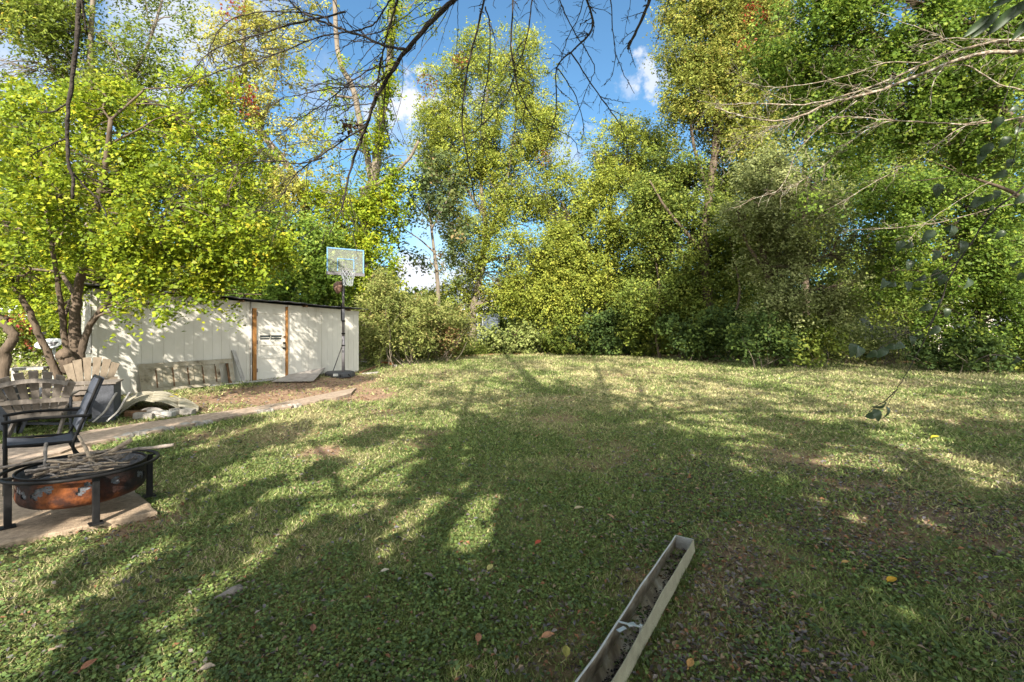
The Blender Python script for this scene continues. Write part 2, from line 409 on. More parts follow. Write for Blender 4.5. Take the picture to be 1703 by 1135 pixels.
def tree(name, label, cat, trunks, lobes, size, den, pal, bark='bark', r0=.15, cs=.3, gap=.42, group=None, twig=.25, up=.5, aspect=.62, m='leaf', red=None, foliage_name='crown', trunk_name='trunk', limb_every=True, droop=0., ground=True, dep=.8):
    """trunks: list of (px path [(px,py,Z)...], r_base, r_top)"""
    t0 = trunks[0][0][0]; b = P(*t0); b.z = Hf(b.x, b.y) if ground else b.z
    root = empty(name, b, label, cat, group); base = Vector(b)
    fo, cc = foliage(foliage_name, lobes, size, den, pal, root, cs, gap, up, aspect, m, red, droop, dep=dep)
    allpts = []
    tm = MB()
    for (path, ra, rb) in trunks:
        pts = [P(*q) for q in path]
        if ground and path is trunks[0][0]: pts[0].z = b.z-.1
        sp = spline(pts, 5); n = len(sp)
        rr = [ra+(rb-ra)*(i/(n-1))**.8 for i in range(n)]
        rr[0] *= 1.2; 
        sp2 = [p+Vector((random.gauss(0, 1), random.gauss(0, 1), 0))*rr[i]*.12 for i, p in enumerate(sp)]
        tm.tube([p-base for p in sp2], rr, 9, caps=True)
        allpts += list(zip(sp2, rr))
    tm.build(trunk_name, M[bark], root, smooth=True)
    lm = MB(); ap = np.array([p[0][:] for p in allpts])
    for lb in lobes:
        c = P(lb[0], lb[1], lb[4]); ax = lb[2]/F*lb[4]
        # attach lower on the trunk than the lobe
        dd = np.linalg.norm(ap-np.array(c), axis=1)+1.2*np.maximum(ap[:, 2]-c.z+.3*ax, 0)*1.5
        j = int(np.argmin(dd)); a, ra = allpts[j]
        if (c-a).length < .1: continue
        r1 = min(ra*.6, .012+.02*(c-a).length)
        tip = c+Vector((random.uniform(-.5, .5), random.uniform(-.5, .5), random.uniform(0, .6)))*ax
        pts = spline(wob(a, tip, 4, .06), 3); n = len(pts)
        rr = [r1+(r1*.25-r1)*(i/(n-1)) for i in range(n)]
        lm.tube([p-base for p in pts], rr, 6, caps=False)
        # twigs to clumps
        dc = np.linalg.norm((cc-np.array(c))/np.array([ax, ax, max(lb[3]/F*lb[4], .1)]), axis=1)
        ids = np.where(dc < 1.1)[0]; RNG.shuffle(ids); ids = ids[:int(len(ids)*twig)][:70]
        lp = np.array([p[:] for p in pts])
        for i in ids:
            q = Vector(cc[i]); jj = int(np.argmin(np.linalg.norm(lp-cc[i], axis=1)+.4*np.maximum(lp[:, 2]-cc[i][2], 0)))
            jj = min(jj, n-1); a2 = pts[jj]
            if (q-a2).length > 3.5*ax: continue
            tp = wob(a2, q, 3, .08); rt = max(min(rr[jj]*.5, .02), .004+.0006*lb[4]*.6)
            lm.tube([p-base for p in tp], [rt, rt*.8, rt*.6, rt*.35], 4, caps=False)
    lm.build('branches', M[bark], root, smooth=True)
    return root

# ------------------------------------------------------------------ ground
DIRT = [(520,645,1.5,1.6),(575,634,1.0,1.5),(440,655,1.4,1.4),(395,668,.8,1.2),(600,655,.9,1.3),(490,660,1.0,1.3),(350,672,.7,1.0),(360,725,.45,.7),(530,755,.3,.9),(255,870,.28,.8),(300,845,.2,.5),(180,730,.3,.5),(480,720,.5,.5),
        (1315,757,.45,.8),(1265,748,.25,.6),(1400,850,.35,.55),(1450,860,.35,.5),(1210,915,.22,.6),(1200,980,.2,.6),(1225,1010,.2,.5),(1190,1060,.2,.5),(1250,950,.3,.5),(1310,940,.35,.5),(1540,900,.3,.4),(1620,950,.3,.4),(850,588,1.0,.9),(1150,592,1.0,.6),(1430,600,1.4,.6),(1600,606,1.6,.6),
        (330,668,.9,.7),(260,690,.5,.4),(620,620,1.4,.5)]
DG = [(G(a, b), r, s) for (a, b, r, s) in DIRT]
def dirtf(x, y):
    d = np.zeros(np.shape(x))
    p = np.stack([x, y], -1); nn = fbm(p, 1.7, 3)
    for (g, r, s) in DG:
        q = ((x-g.x)**2+((y-g.y)*.7)**2)/(r*r)
        d = np.maximum(d, s*np.clip(1.35-q, 0, 1))
    d = d*np.clip(.4+1.5*(nn-.2), 0, 1.3)
    spots = np.clip((fbm(p+40, .9, 4)-.64)*5, 0, .6)
    return np.clip(np.maximum(d, spots), 0, 1)
def dryf(x, y):
    p = np.stack([x, y], -1)
    far = ss(4, 13, y)
    return np.clip(.15+.45*far+(fbm(p+9, .7, 4)-.5)*2.2+(fbm(p+90, .13, 2)-.5)*.8, 0, 1)
def littf(x, y):                         # grey brown litter, more in the near right
    p = np.stack([x, y], -1)
    return np.clip(ss(.2, 2.0, x)*ss(7, 2.8, y)*np.clip((fbm(p+60, 1.6, 3)-.36)*4, 0, 1), 0, 1)

def warp(n, a, b, k): 
    t = np.linspace(0, 1, n); return a+(b-a)*(np.expm1(k*t)/math.expm1(k))
ys = np.concatenate([-warp(40, 0, 300, 7)[::-1][:-1]-2, np.linspace(-2, 1, 12)[:-1], warp(330, 1, 34, 2.3), 34+warp(40, 0, 900, 6)[1:]])
xp = warp(230, 0, 34, 2.0); xo = 34+warp(36, 0, 900, 6)[1:]
xs = np.concatenate([-xo[::-1], -xp[::-1][:-1], xp, xo])
X, Y = np.meshgrid(xs, ys); pp = np.stack([X, Y], -1)
DI = dirtf(X, Y); Zg = H(X, Y) + (fbm(pp, 1.1, 3)-.5)*.05*ss(60, 30, np.abs(Y)+np.abs(X)*0) + (fbm(pp+5, 6, 2)-.5)*.016 - DI*.02
DRY = dryf(X, Y); LI = littf(X, Y)
nx, ny = len(xs), len(ys)
me = bpy.data.meshes.new('ground')
vv = np.stack([X, Y, Zg], -1).reshape(-1, 3)
ii = np.arange(nx*ny).reshape(ny, nx); q = np.stack([ii[:-1, :-1], ii[:-1, 1:], ii[1:, 1:], ii[1:, :-1]], -1).reshape(-1, 4)
me.vertices.add(len(vv)); me.vertices.foreach_set('co', vv.astype(np.float32).ravel())
me.loops.add(q.size); me.loops.foreach_set('vertex_index', q.astype(np.int32).ravel())
me.polygons.add(len(q)); me.polygons.foreach_set('loop_start', np.arange(0, q.size, 4, dtype=np.int32)); 
at = me.attributes.new('soil', 'FLOAT_COLOR', 'POINT')
cc4 = np.ones((nx*ny, 4), np.float32); cc4[:, 0] = DI.ravel(); cc4[:, 1] = DRY.ravel(); cc4[:, 2] = LI.ravel()
at.data.foreach_set('color', cc4.ravel()); me.update()
gm = bpy.data.materials.new('lawn_soil'); gm.use_nodes = True; t = gm.node_tree; b = t.nodes['Principled BSDF']; b.inputs['Roughness'].default_value = .95; b.inputs['Specular IOR Level'].default_value = .1
def gn(ty): return t.nodes.new(ty)
tcg = gn('ShaderNodeTexCoord'); a = gn('ShaderNodeAttribute'); a.attribute_name = 'soil'; sep = gn('ShaderNodeSeparateColor'); t.links.new(a.outputs['Color'], sep.inputs[0])
def gnoise(s, d=8, r=.7):
    z = gn('ShaderNodeTexNoise'); z.inputs['Scale'].default_value = s; z.inputs['Detail'].default_value = d; z.inputs['Roughness'].default_value = r
    t.links.new(tcg.outputs['Object'], z.inputs['Vector']); return z.outputs['Fac']
def gramp(f, cs):
    rp = gn('ShaderNodeValToRGB'); e = rp.color_ramp.elements
    while len(e) < len(cs): e.new(.5)
    for i, (p, c) in enumerate(cs): e[i].position = p; e[i].color = (*c, 1)
    t.links.new(f, rp.inputs[0]); return rp.outputs[0]
def gmix(f, A, B):
    x = gn('ShaderNodeMixRGB'); t.links.new(f, x.inputs[0]); t.links.new(A, x.inputs[1]); t.links.new(B, x.inputs[2]); return x.outputs[0]
green = gramp(gnoise(22), [(.3, (.035, .050, .016)), (.5, (.08, .105, .03)), (.68, (.17, .19, .06))])
dry = gramp(gnoise(26), [(.3, (.12, .105, .045)), (.5, (.26, .235, .10)), (.7, (.42, .38, .19))])
dirt = gramp(gnoise(9), [(.3, (.16, .095, .06)), (.5, (.32, .205, .135)), (.7, (.46, .33, .23))])
lit = gramp(gnoise(45), [(.3, (.035, .025, .02)), (.5, (.11, .085, .07)), (.7, (.24, .20, .17))])
c1 = gmix(sep.outputs[1], green, dry); c1 = gmix(sep.outputs[2], c1, lit); c1 = gmix(sep.outputs[0], c1, dirt)
t.links.new(c1, b.inputs['Base Color'])
bp = gn('ShaderNodeBump'); bp.inputs['Strength'].default_value = .9; bp.inputs['Distance'].default_value = .03; t.links.new(gnoise(38), bp.inputs['Height']); t.links.new(bp.outputs[0], b.inputs['Normal'])
go = link('ground', me, gm, smooth=True); tag(go, kind='structure')

def inpoly(x, y, poly):
    r = np.zeros(np.shape(x), bool); n = len(poly); j = n-1
    for i in range(n):
        xi, yi = poly[i][0], poly[i][1]; xj, yj = poly[j][0], poly[j][1]
        c = ((yi > y) != (yj > y)) & (x < (xj-xi)*(y-yi)/(yj-yi+1e-12)+xi); r ^= c; j = i
    return r

# patio slab (rectangle set at an angle) and path
SLZ = .05
sc0 = Vector((-2.90, 3.72, 0)); u1 = Vector((-2.56, 2.17, 0)).normalized(); u2 = Vector((-.63, -.584, 0)).normalized()
slab = [sc0, sc0+u1*3.45, sc0+u1*3.45+u2*4.5, sc0+u2*4.5]
PATHT = [(-60,748),(60,729),(150,716),(260,700),(400,680),(480,667),(540,655),(592,645)]
PATHB = [(-60,790),(60,763),(157,737),(250,719),(340,702),(440,684),(510,671),(585,655)]
pt = [G(*p, .03) for p in PATHT]; pb = [G(*p, .03) for p in PATHB]
ppoly = [(p.x, p.y) for p in pt]+[(p.x, p.y) for p in pb[::-1]]
def hard(x, y): return inpoly(x, y, [(p.x, p.y) for p in slab]) | inpoly(x, y, ppoly)

s = MB()
def edge_sub(a, b, n): return [a.lerp(b, i/n) for i in range(n)]
ring = []
for i in range(4): ring += edge_sub(slab[i], slab[(i+1) % 4], 40)
ring = [Vector((p.x+random.gauss(0, .006), p.y+random.gauss(0, .006), 0)) for p in ring]; n = len(ring)
top = [Vector((p.x, p.y, SLZ-.008)) for p in ring]; cen = sum(ring, Vector())/n
inn = [Vector((p.x+(cen.x-p.x)*.008, p.y+(cen.y-p.y)*.008, SLZ)) for p in ring]
s.add([Vector((p.x, p.y, -.12)) for p in ring]+top+inn, [(i, (i+1) % n, n+(i+1) % n, n+i) for i in range(n)]+[(n+i, n+(i+1) % n, 2*n+(i+1) % n, 2*n+i) for i in range(n)]+[tuple(range(2*n, 3*n))])
tag(s.build('patio', M['concrete']), kind='structure')
s = MB(); A = spline(pt, 5); B = spline(pb, 5); n = len(A)
vs = []
for i in range(n):
    j = .02*math.sin(i*2.1)+random.gauss(0, .02)
    bI = B[i]+Vector((j, -j, 0)); aI = A[i]+Vector((random.gauss(0, .02), random.gauss(0, .02), 0))
    vs += [aI-Vector((0, 0, .12)), aI, aI.lerp(bI, .5)+Vector((0, 0, .012)), bI+Vector((0, 0, .01)), bI-Vector((0, 0, .12))]
s.add(vs, [(5*i+k, 5*i+k+1, 5*i+k+6, 5*i+k+5) for i in range(n-1) for k in range(4)])
tag(s.build('path', M['path']), kind='structure')
# broken pale kerb lumps along the path's near edge
KERB = [(190,733,230,724),(232,724,288,714),(300,711,352,703),(425,688,452,684),(470,680,500,676)]
for i, (xa, ya, xb, yb) in enumerate(KERB):
    a_ = G(xa, ya); b_ = G(xb, yb); d = b_-a_; nrm = Vector((-d.y, d.x, 0)).normalized(); m_ = MB(); k = 9; va = []
    for j in range(k+1):
        p = a_.lerp(b_, j/k); ww = .055+random.uniform(-.02, .02); hh = .055+random.uniform(-.015, .015)
        va += [p+nrm*ww+Vector((0, 0, -.03)), p+nrm*ww*.8+Vector((0, 0, hh)), p-nrm*ww*.7+Vector((0, 0, hh-.01)), p-nrm*ww*1.2+Vector((0, 0, -.03))]
    m_.add(va, [(4*j+q_, 4*j+q_+1, 4*j+q_+5, 4*j+q_+4) for j in range(k) for q_ in range(3)]+[(0, 3, 2, 1), (4*k, 4*k+1, 4*k+2, 4*k+3)])
    o = m_.build('kerb_stone', M['concrete_pale'])
    tag(o, ['broken pale kerb piece nearest the fire pit along the path', 'long pale kerb piece second from the fire pit on path edge', 'cracked pale kerb piece at the middle of the path edge', 'small pale kerb lump fourth from the fire pit beside path', 'small pale kerb lump at the shed end of the path'][i], 'kerb stone', 'broken kerb pieces along the path')

# ------------------------------------------------------------------ grass, weeds, litter
def scatter(n, r0, r1, a=66, power=1.0):
    u = RNG.random(n); r = r0*(r1/r0)**(u**power); th = RNG.uniform(-R(a), R(a), n)
    x = r*np.sin(th); y = r*np.cos(th); k = (y > .6) & ~hard(x, y); return x[k], y[k], r[k]
def gz(x, y): 
    p = np.stack([x, y], -1)
    return H(x, y) + (fbm(p, 1.1, 3)-.5)*.05 + (fbm(p+5, 6, 2)-.5)*.016 - dirtf(x, y)*.02
def limit(x, y): return y < 29-0.0*x
x, y, r = scatter(760000, 1.3, 33)
dd = dirtf(x, y); k = (RNG.random(len(x)) > dd*.93) & (RNG.random(len(x)) > .35*littf(x, y)) & (RNG.random(len(x)) < .25+1.3*fbm(np.stack([x, y], -1)+33, 2.6, 2)); x, y, r = x[k], y[k], r[k]
n = len(x); z = gz(x, y); hgt = (.016+.0019*r)*RNG.uniform(.5, 1.5, n); wd = (.0019+.0010*r)*RNG.uniform(.7, 1.3, n)
# taller tufts here and there
hgt *= 1+.7*np.clip((fbm(np.stack([x, y], -1)+77, 1.9, 2)-.62)*6, 0, 1)
th = RNG.uniform(0, 2*np.pi, n); ln = RNG.uniform(.3, 1.5, n); la = RNG.uniform(0, 2*np.pi, n)
v = np.empty((n, 3, 3)); c = np.stack([x, y, z-.004], -1); wv = np.stack([np.cos(th), np.sin(th), 0*th], -1)*wd[:, None]
v[:, 0] = c-wv; v[:, 1] = c+wv; v[:, 2] = c+np.stack([np.cos(la)*ln*hgt, np.sin(la)*ln*hgt, hgt], -1)
dry = dryf(x, y)*.8; g1 = np.array([.125, .175, .052]); g2 = np.array([.27, .32, .10]); tn = np.array([.46, .43, .21]); t2 = np.array([.25, .21, .13])
a_ = RNG.random((n, 1)); col = g1*(1-a_)+g2*a_; mk = RNG.random(n) < np.clip(.18+dry*.95, .1, .92); col[mk] = (tn*(1-a_)+t2*a_)[mk]
col *= RNG.uniform(.7, 1.3, (n, 1))*1.15
tag(link('grass_blades', polymesh('grass_blades', v.reshape(-1, 3), 3, col), M['grass']), 'short mown grass, green and straw coloured', 'grass', kind='stuff')
# broad-leaved weeds / clover, mostly near
x, y, r = scatter(230000, 1.3, 14)
pn = fbm(np.stack([x, y], -1)+21, 1.1, 3); k = (pn+.0*x > .38) & (RNG.random(len(x)) > 1.4*dirtf(x, y)); x, y, r = x[k], y[k], r[k]; n = len(x)
c = np.stack([x, y, gz(x, y)+.012+RNG.random(n)*.02], -1)
v = leaf_verts(c, (.011+.0022*r)*RNG.uniform(.5, 1.5, n), .85, up=1.6, fold=.12)
col = np.array([.095, .148, .05])*RNG.uniform(.5, 1.7, (n, 1)); col += np.array([.06, .05, .0])*RNG.random((n, 1))
tag(link('clover', polymesh('clover', v, 4, col), M['grass']), 'low broad-leaved weeds and clover through the lawn', 'weeds', kind='stuff')
# bigger rosette weeds in the near lawn
rc = []; 
for _ in range(420):
    rr = 1.6*(7/1.6)**random.random(); a0 = random.uniform(-1.1, 1.1); rc.append((rr*math.sin(a0), rr*math.cos(a0)))
rc = np.array(rc); rc = rc[~hard(rc[:, 0], rc[:, 1])]; kk = 9; n = len(rc)*kk; ang = RNG.random(n)*6.28; rad = RNG.uniform(.01, .06, n)
cx = np.repeat(rc[:, 0], kk)+np.cos(ang)*rad; cy = np.repeat(rc[:, 1], kk)+np.sin(ang)*rad
c = np.stack([cx, cy, gz(cx, cy)+.03], -1); v = leaf_verts(c, RNG.uniform(.022, .045, n), .5, up=1.3, fold=.1)
tag(link('weed_rosettes', polymesh('weed_rosettes', v, 4, np.array([.085, .13, .05])*RNG.uniform(.6, 1.4, (n, 1))), M['grass']), 'larger leafy weed rosettes scattered in the near lawn', 'weeds', kind='stuff')
# dead leaves and clippings
x, y, r = scatter(90000, 1.3, 16); pr = .16+1.0*littf(x, y)+.25*dirtf(x, y); k = RNG.random(len(x)) < pr; x, y, r = x[k], y[k], r[k]; n = len(x)
c = np.stack([x, y, gz(x, y)+.022], -1); v = leaf_verts(c, (.02+.002*r)*RNG.uniform(.5, 1.7, n), .5, up=1.6, fold=.22)
pc = np.array([(.13, .11, .10), (.22, .19, .17), (.08, .06, .05), (.30, .22, .15), (.16, .15, .16), (.26, .13, .07)]); col = pc[RNG.integers(0, 6, n)]*RNG.uniform(.7, 1.3, (n, 1))
tag(link('leaf_litter', polymesh('leaf_litter', v, 4, col), M['litter']), 'grey brown dead leaves littering the lawn', 'leaf litter', kind='stuff')
# leaf litter along the wood edge
n = 9000; px_ = RNG.uniform(-25, 26, n); yy = np.interp(px_, [-12, -5, 0, 6, 14, 22], [19, 20, 25.5, 24, 20, 16.6])+RNG.normal(0, .55, n)
k = px_ > -6; px_ = px_[k]; yy = yy[k]; n = len(px_)
c = np.stack([px_, yy, gz(px_, yy)+.03], -1); v = leaf_verts(c, RNG.uniform(.08, .16, n), .6, up=1.2)
pc = np.array([(.35, .18, .08), (.42, .28, .14), (.25, .14, .08), (.2, .22, .07)]); col = pc[RNG.integers(0, 4, n)]*RNG.uniform(.7, 1.2, (n, 1))
tag(link('edge_litter', polymesh('edge_litter', v, 4, col), M['litter']), 'rusty fallen leaves along the edge of the trees', 'leaf litter', kind='stuff')

# single fallen leaves that stand out
def fallen(px, py, size, col, label, rz=0, tilt=.2):
    g = G(px, py, .035); m_ = MB(); n = 6; vs = []; size *= .78
    for i in range(n+1):
        tt = i/n; wv_ = math.sin(math.pi*min(tt*1.02, 1))**.8*.30*(1-.35*tt)+.012; zz = .10*math.sin(tt*3)+.02
        vs += [(tt-.5, -wv_, zz+.09), (tt-.5, 0, zz), (tt-.5, wv_, zz+.06)]
    m_.add([(a*size, b_*size, c_*size) for a, b_, c_ in vs], [(3*i+k, 3*i+k+1, 3*i+k+4, 3*i+k+3) for i in range(n) for k in (0, 1)])
    m_.add([(-.5*size, -.004, .02*size), (-.72*size, 0, 0), (-.5*size, .004, .02*size)], [(0, 1, 2)])
    mm = mat('fallen_leaf', tuple(q_*.72 for q_ in col), rough=.7, noise=(40, .3)); o = m_.build('fallen_leaf', mm); o.location = g; o.rotation_euler = (tilt, -tilt*.6, rz)
    tag(o, label, 'leaf', 'single fallen leaves on the lawn')
fallen(1483,966,.10,(.62,.36,.03),'bright yellow curled leaf on the shaded lawn right of the gutter',.3)
fallen(1148,1104,.075,(.55,.30,.10),'orange tan leaf just right of the gutter near the bottom edge',.9)
fallen(1406,936,.07,(.55,.34,.12),'small orange leaf left of the bright yellow leaf',.1)
fallen(1503,932,.07,(.50,.30,.13),'tan leaf just above the bright yellow leaf',2.5)
fallen(148,1107,.085,(.40,.18,.10),'reddish brown leaf near the bottom left corner',1.2)
fallen(345,1112,.085,(.42,.34,.26),'pale beige leaf below the flat stone',.2)
fallen(795,1062,.075,(.42,.20,.11),'reddish leaf below the big sunlit patch in the centre',1.6)
fallen(1015,860,.09,(.50,.32,.18),'tan leaf up from the far end of the gutter',2.2)
fallen(815,945,.085,(.50,.45,.16),'yellow green leaf beside the lower tip of the central sunlit patch',1.1)
fallen(962,846,.10,(.50,.42,.26),'pale straw leaf in the shade right of the small round sunlit patch',.1)
fallen(895,903,.08,(.50,.10,.05),'red leaf inside the small sunlit patch in the centre',.8)
fallen(640,950,.07,(.55,.48,.38),'pale cream leaf in the shade left of the central sunlit patch',.3)
fallen(712,958,.08,(.26,.20,.20),'dark grey brown leaf left of the central sunlit patch',2.8)
fallen(520,1046,.07,(.30,.14,.09),'small brown leaf in the shade right of the bottom left sunlit area',2.)
fallen(911,1059,.09,(.50,.26,.14),'orange brown leaf crossing the thin sunlit strip left of the gutter',.2)
fallen(941,1085,.09,(.42,.38,.10),'olive yellow leaf standing right of the thin sunlit strip',1.5)
fallen(1555,728,.16,(.62,.52,.04),'yellow leaf on the lawn below the tip of the hanging leafy twig',.1)
fallen(1402,722,.18,(.30,.42,.06),'long green leaf on the lawn left of the hanging twig tip',2.9)
fallen(1665,930,.08,(.30,.40,.08),'light green leaf on the shaded lawn near the right edge',2.6)

# flat stone in the grass
m_ = MB(); g = G(376, 996); pts = [(-.085,-.02),(-.03,-.035),(.05,-.02),(.09,.02),(.075,.045),(.02,.04),(-.04,.012),(-.09,.005)]
m_.add([(x*1.0, y*1.0, -.01) for x, y in pts]+[(x*.95, y*.92, .03+.012*math.sin(i*1.7)+x*.15) for i, (x, y) in enumerate(pts)]+[(x*.6, y*.5, .04+x*.15) for x, y in pts],
       [(i, (i+1) % 8, 8+(i+1) % 8, 8+i) for i in range(8)]+[(8+i, 8+(i+1) % 8, 16+(i+1) % 8, 16+i) for i in range(8)]+[tuple(range(16, 24))])
o = m_.build('stone', M['stone'], bevel=.004); o.location = (g.x, g.y, g.z); o.rotation_euler.z = .5; tag(o, 'flat pinkish grey stone lying in the grass lower left', 'stone')


# ================================================================== SHED
WD = Vector((1.53, 2.40, 0)).normalized(); WN = Vector((WD.y, -WD.x, 0))      # along wall (to the right, away), outward normal
W0 = Vector((-8.57, 9.31, 0)); WL = 6.62
def wp(s, z, out=0.0):                   # point on wall plane
    p = W0+WD*s+WN*out; return Vector((p.x, p.y, z))
def wall_s(px):                          # wall coordinate seen at pixel column
    k = (px-CX)/F; return (k*W0.y-W0.x)/(WD.x-k*WD.y)
sA, sB = wall_s(419), wall_s(477)       # door bay
zb = lambda s: Hf((W0+WD*s).x, (W0+WD*s).y)
def zt(s): return 2.42-.028*s
shed = empty('shed', (W0.x, W0.y, zb(0)), 'long low white painted shed with dark metal roof edge and orange brown door posts', 'shed'); O = shed.location
def sb(): return MB()
def wallpiece(m_, s0, s1, z0, z1, o0, o1):
    vs = [wp(s, z, o) for o in (o0, o1) for s, z in ((s0, z0(s0) if callable(z0) else z0), (s1, z0(s1) if callable(z0) else z0), (s1, z1(s1) if callable(z1) else z1), (s0, z1(s0) if callable(z1) else z1))]
    m_.add([v-O for v in vs], [(0, 3, 2, 1), (4, 5, 6, 7), (0, 1, 5, 4), (3, 7, 6, 2), (0, 4, 7, 3), (1, 2, 6, 5)])
zlow = lambda s: zb(s)-.12
pan = [0, 1.22, 2.44, 3.05, sA-.04]
m_ = MB()
for i in range(len(pan)-1):
    oo = random.uniform(-.003, .003); ng = max(1, round((pan[i+1]-pan[i])/.2)); ds_ = (pan[i+1]-pan[i]-.01)/ng
    for g_ in range(ng): wallpiece(m_, pan[i]+.005+ds_*g_, pan[i]+.005+ds_*(g_+1)-.0035, zlow, zt, -.05, oo)
pr_ = [sB+.03, sB+1.1, sB+2.05, WL]
for i in range(3):
    oo = random.uniform(-.003, .003); ng = max(1, round((pr_[i+1]-pr_[i])/.2)); ds_ = (pr_[i+1]-pr_[i]-.01)/ng
    for g_ in range(ng): wallpiece(m_, pr_[i]+.005+ds_*g_, pr_[i]+.005+ds_*(g_+1)-.0035, lambda s: zb(s)+.02+.02*math.sin(s*5), lambda s: zt(s)-.13, -.05, oo)
wallpiece(m_, sB+.03, WL, lambda s: zb(s)-.1, lambda s: zt(s)-.132, -.05, -.012); wallpiece(m_, .01, sA-.05, lambda s: zb(s)-.1, lambda s: zt(s)-.01, -.05, -.008)
wallpiece(m_, sB+.03, WL, lambda s: zt(s)-.128, zt, -.05, .006)
wallpiece(m_, sA-.03, sB+.02, lambda s: zt(s)-.16, zt, -.05, -.004)
# end wall and back walls
ED = Vector((-.80, .60, 0)).normalized()
def endpt(a, e, z): p = W0+WD*a+ED*e; return Vector((p.x, p.y, z))-O
m_.prism([endpt(0, .01, zb(0)-.1), endpt(0, 2.2, .1), endpt(0, 2.2, 2.5), endpt(0, .01, 2.41)], WD*.05)
m_.prism([endpt(WL-.05, .05, zb(WL)-.1), endpt(WL-.05, 2.2, .1), endpt(WL-.05, 2.2, 2.3), endpt(WL-.05, .05, zt(WL)-.03)], WD*.045)
m_.prism([endpt(.06, 2.2, .1), endpt(WL-.06, 2.2, .1), endpt(WL-.06, 2.2, 2.3), endpt(.06, 2.2, 2.48)], ED*.05)
m_.build('wall', M['white_wall'], shed)
m_ = MB(); r_ = []
for s_, dz in ((-.25, .02), (WL+.22, .02)):
    for e, oz in ((-.22, -.01), (2.5, .10)):
        p = W0+WD*s_+ED*e; r_.append(Vector((p.x, p.y, zt(s_)+.045+oz+dz))-O)
nseg = 60; vs = []
for i in range(nseg+1):
    tt = i/nseg; wv_ = .012*math.sin(i*1.9)+.01*math.sin(i*.37)
    vs += [r_[0].lerp(r_[2], tt)+Vector((0, 0, wv_)), r_[1].lerp(r_[3], tt)+Vector((0, 0, wv_))]
m_.add(vs+[v+Vector((0, 0, .018)) for v in vs], [f for i in range(nseg) for f in ((2*i, 2*i+1, 2*i+3, 2*i+2), (2*nseg+2+2*i, 2*nseg+4+2*i, 2*nseg+5+2*i, 2*nseg+3+2*i), (2*i, 2*i+2, 2*nseg+4+2*i, 2*nseg+2+2*i))])
m_.build('roof', M['roof_dark'], shed)
for s_ in (1.2, 2.4, sA-.3, sB+.5, sB+2.0, WL+.1):
    m_ = MB(); a_ = wp(s_, zt(s_)+.005, -.04)-O; m_.beam(a_, a_+WN*.22+Vector((0, 0, -.01)), .045, .05); m_.build('rafter_tail', M['brown_wood'], shed)
# vertical weathered cladding at the end
m_ = MB()
for i in range(4): 
    a_ = W0+ED*(.05+i*.13)-WD*.03; m_.box(Vector((a_.x, a_.y, 1.72-.02*(i % 2)))-O, (.12, .02, 1.25), math.atan2(ED.y, ED.x))
m_.build('end_boards', M['board_grey'], shed)
m_ = MB(); a_ = wp(.02, 1.3, .012)-O; m_.box(a_, (.07, .03, 2.2), math.atan2(WD.y, WD.x)); m_.build('corner_board', M['white_wall'], shed)
ang = math.atan2(WD.y, WD.x)
def post(s_, w_, mm, z0, z1, out, nm='door_post'):
    m_ = MB(); m_.box(wp(s_, (z0+z1)/2, out)-O, (w_, .06, z1-z0), ang); return m_.build(nm, mm, shed, bevel=.004)
post(sA+.055, .10, M['orange_wood'], zb(sA)-.05, zt(sA)-.16, .01)
post(sA-.035, .035, M['board_grey'], zb(sA)-.05, zt(sA)-.01, .012, 'trim')
post(sB-.01, .055, M['orange_wood'], zb(sB)-.05, zt(sB)-.05, .012)
# door
d0, d1 = sA+.112, sB-.045; dz0, dz1 = zb(sA)+.03, zt(sA)-.17
door = MB(); st = .10
def dp(s0, s1, z0, z1, o0, o1, m_): wallpiece(m_, s0, s1, z0, z1, o0, o1)
wz0, wz1 = dz0+1.02, dz0+1.30
dp(d0, d0+st, dz0, dz1, -.035, .0, door); dp(d1-st, d1, dz0, dz1, -.035, .0, door)
for a_, b_ in ((dz0, dz0+.2), (dz0+.56, dz0+.66), (wz0-.1, wz0), (wz1, wz1+.12), (dz1-.12, dz1)): dp(d0+st, d1-st, a_, b_, -.035, -.0004, door)
for a_, b_ in ((dz0+.2, dz0+.56), (dz0+.66, wz0-.1), (wz1+.12, dz1-.12)): dp(d0+st, d1-st, a_, b_, -.03, -.014, door)
dr = door.build('door', M['old_white'], shed); dr.data.materials[0] = M['white_wall']
m_ = MB(); dp(d0+st, d1-st, wz0, wz1, -.028, -.02, m_); m_.build('window_pane', M['glass_dark'], dr)
m_ = MB()
dp(d0+st, d1-st, wz0+.165, wz1, -.018, -.006, m_); dp(d0+st, d1-st, wz0, wz0+.045, -.018, -.006, m_); dp(d0+st, d1-st, wz0+.09, wz0+.105, -.018, -.006, m_)
for s_ in (d0+st+.26,): m_.beam(wp(s_, wz0+.02, -.004)-O, wp(s_+.05, wz1-.09, -.004)-O, .014, .008)
m_.build('window_bars', M['white_wall'], dr)
for z_ in (dz0+.25, dz0+1.0, dz0+1.75): m_ = MB(); m_.box(wp(d0+.012, z_, .008)-O, (.05, .012, .10), ang); m_.build('hinge', M['pole_grey'], dr)
for z_, r_ in ((dz0+.82, .030), (dz0+.97, .026)):
    m_ = MB(); c_ = wp(d1-.045, z_, .0)-O; m_.tube([c_, c_+WN*.02, c_+WN*.03, c_+WN*.055, c_+WN*.065], [r_, r_, r_*.5, r_, r_*.7], 12); m_.build('knob' if z_ < dz0+.9 else 'lock', M['dark'], dr, smooth=False)
m_ = MB(); m_.box(wp(d1-.02, dz0+1.14, .012)-O, (.07, .02, .06), ang); m_.build('latch', M['brown_wood'], dr)
m_ = MB(); wallpiece(m_, sA+.1, sB-.03, lambda s: zb(s)-.05, lambda s: zb(s)+.03, -.05, .10); m_.build('threshold', M['board_grey'], shed)

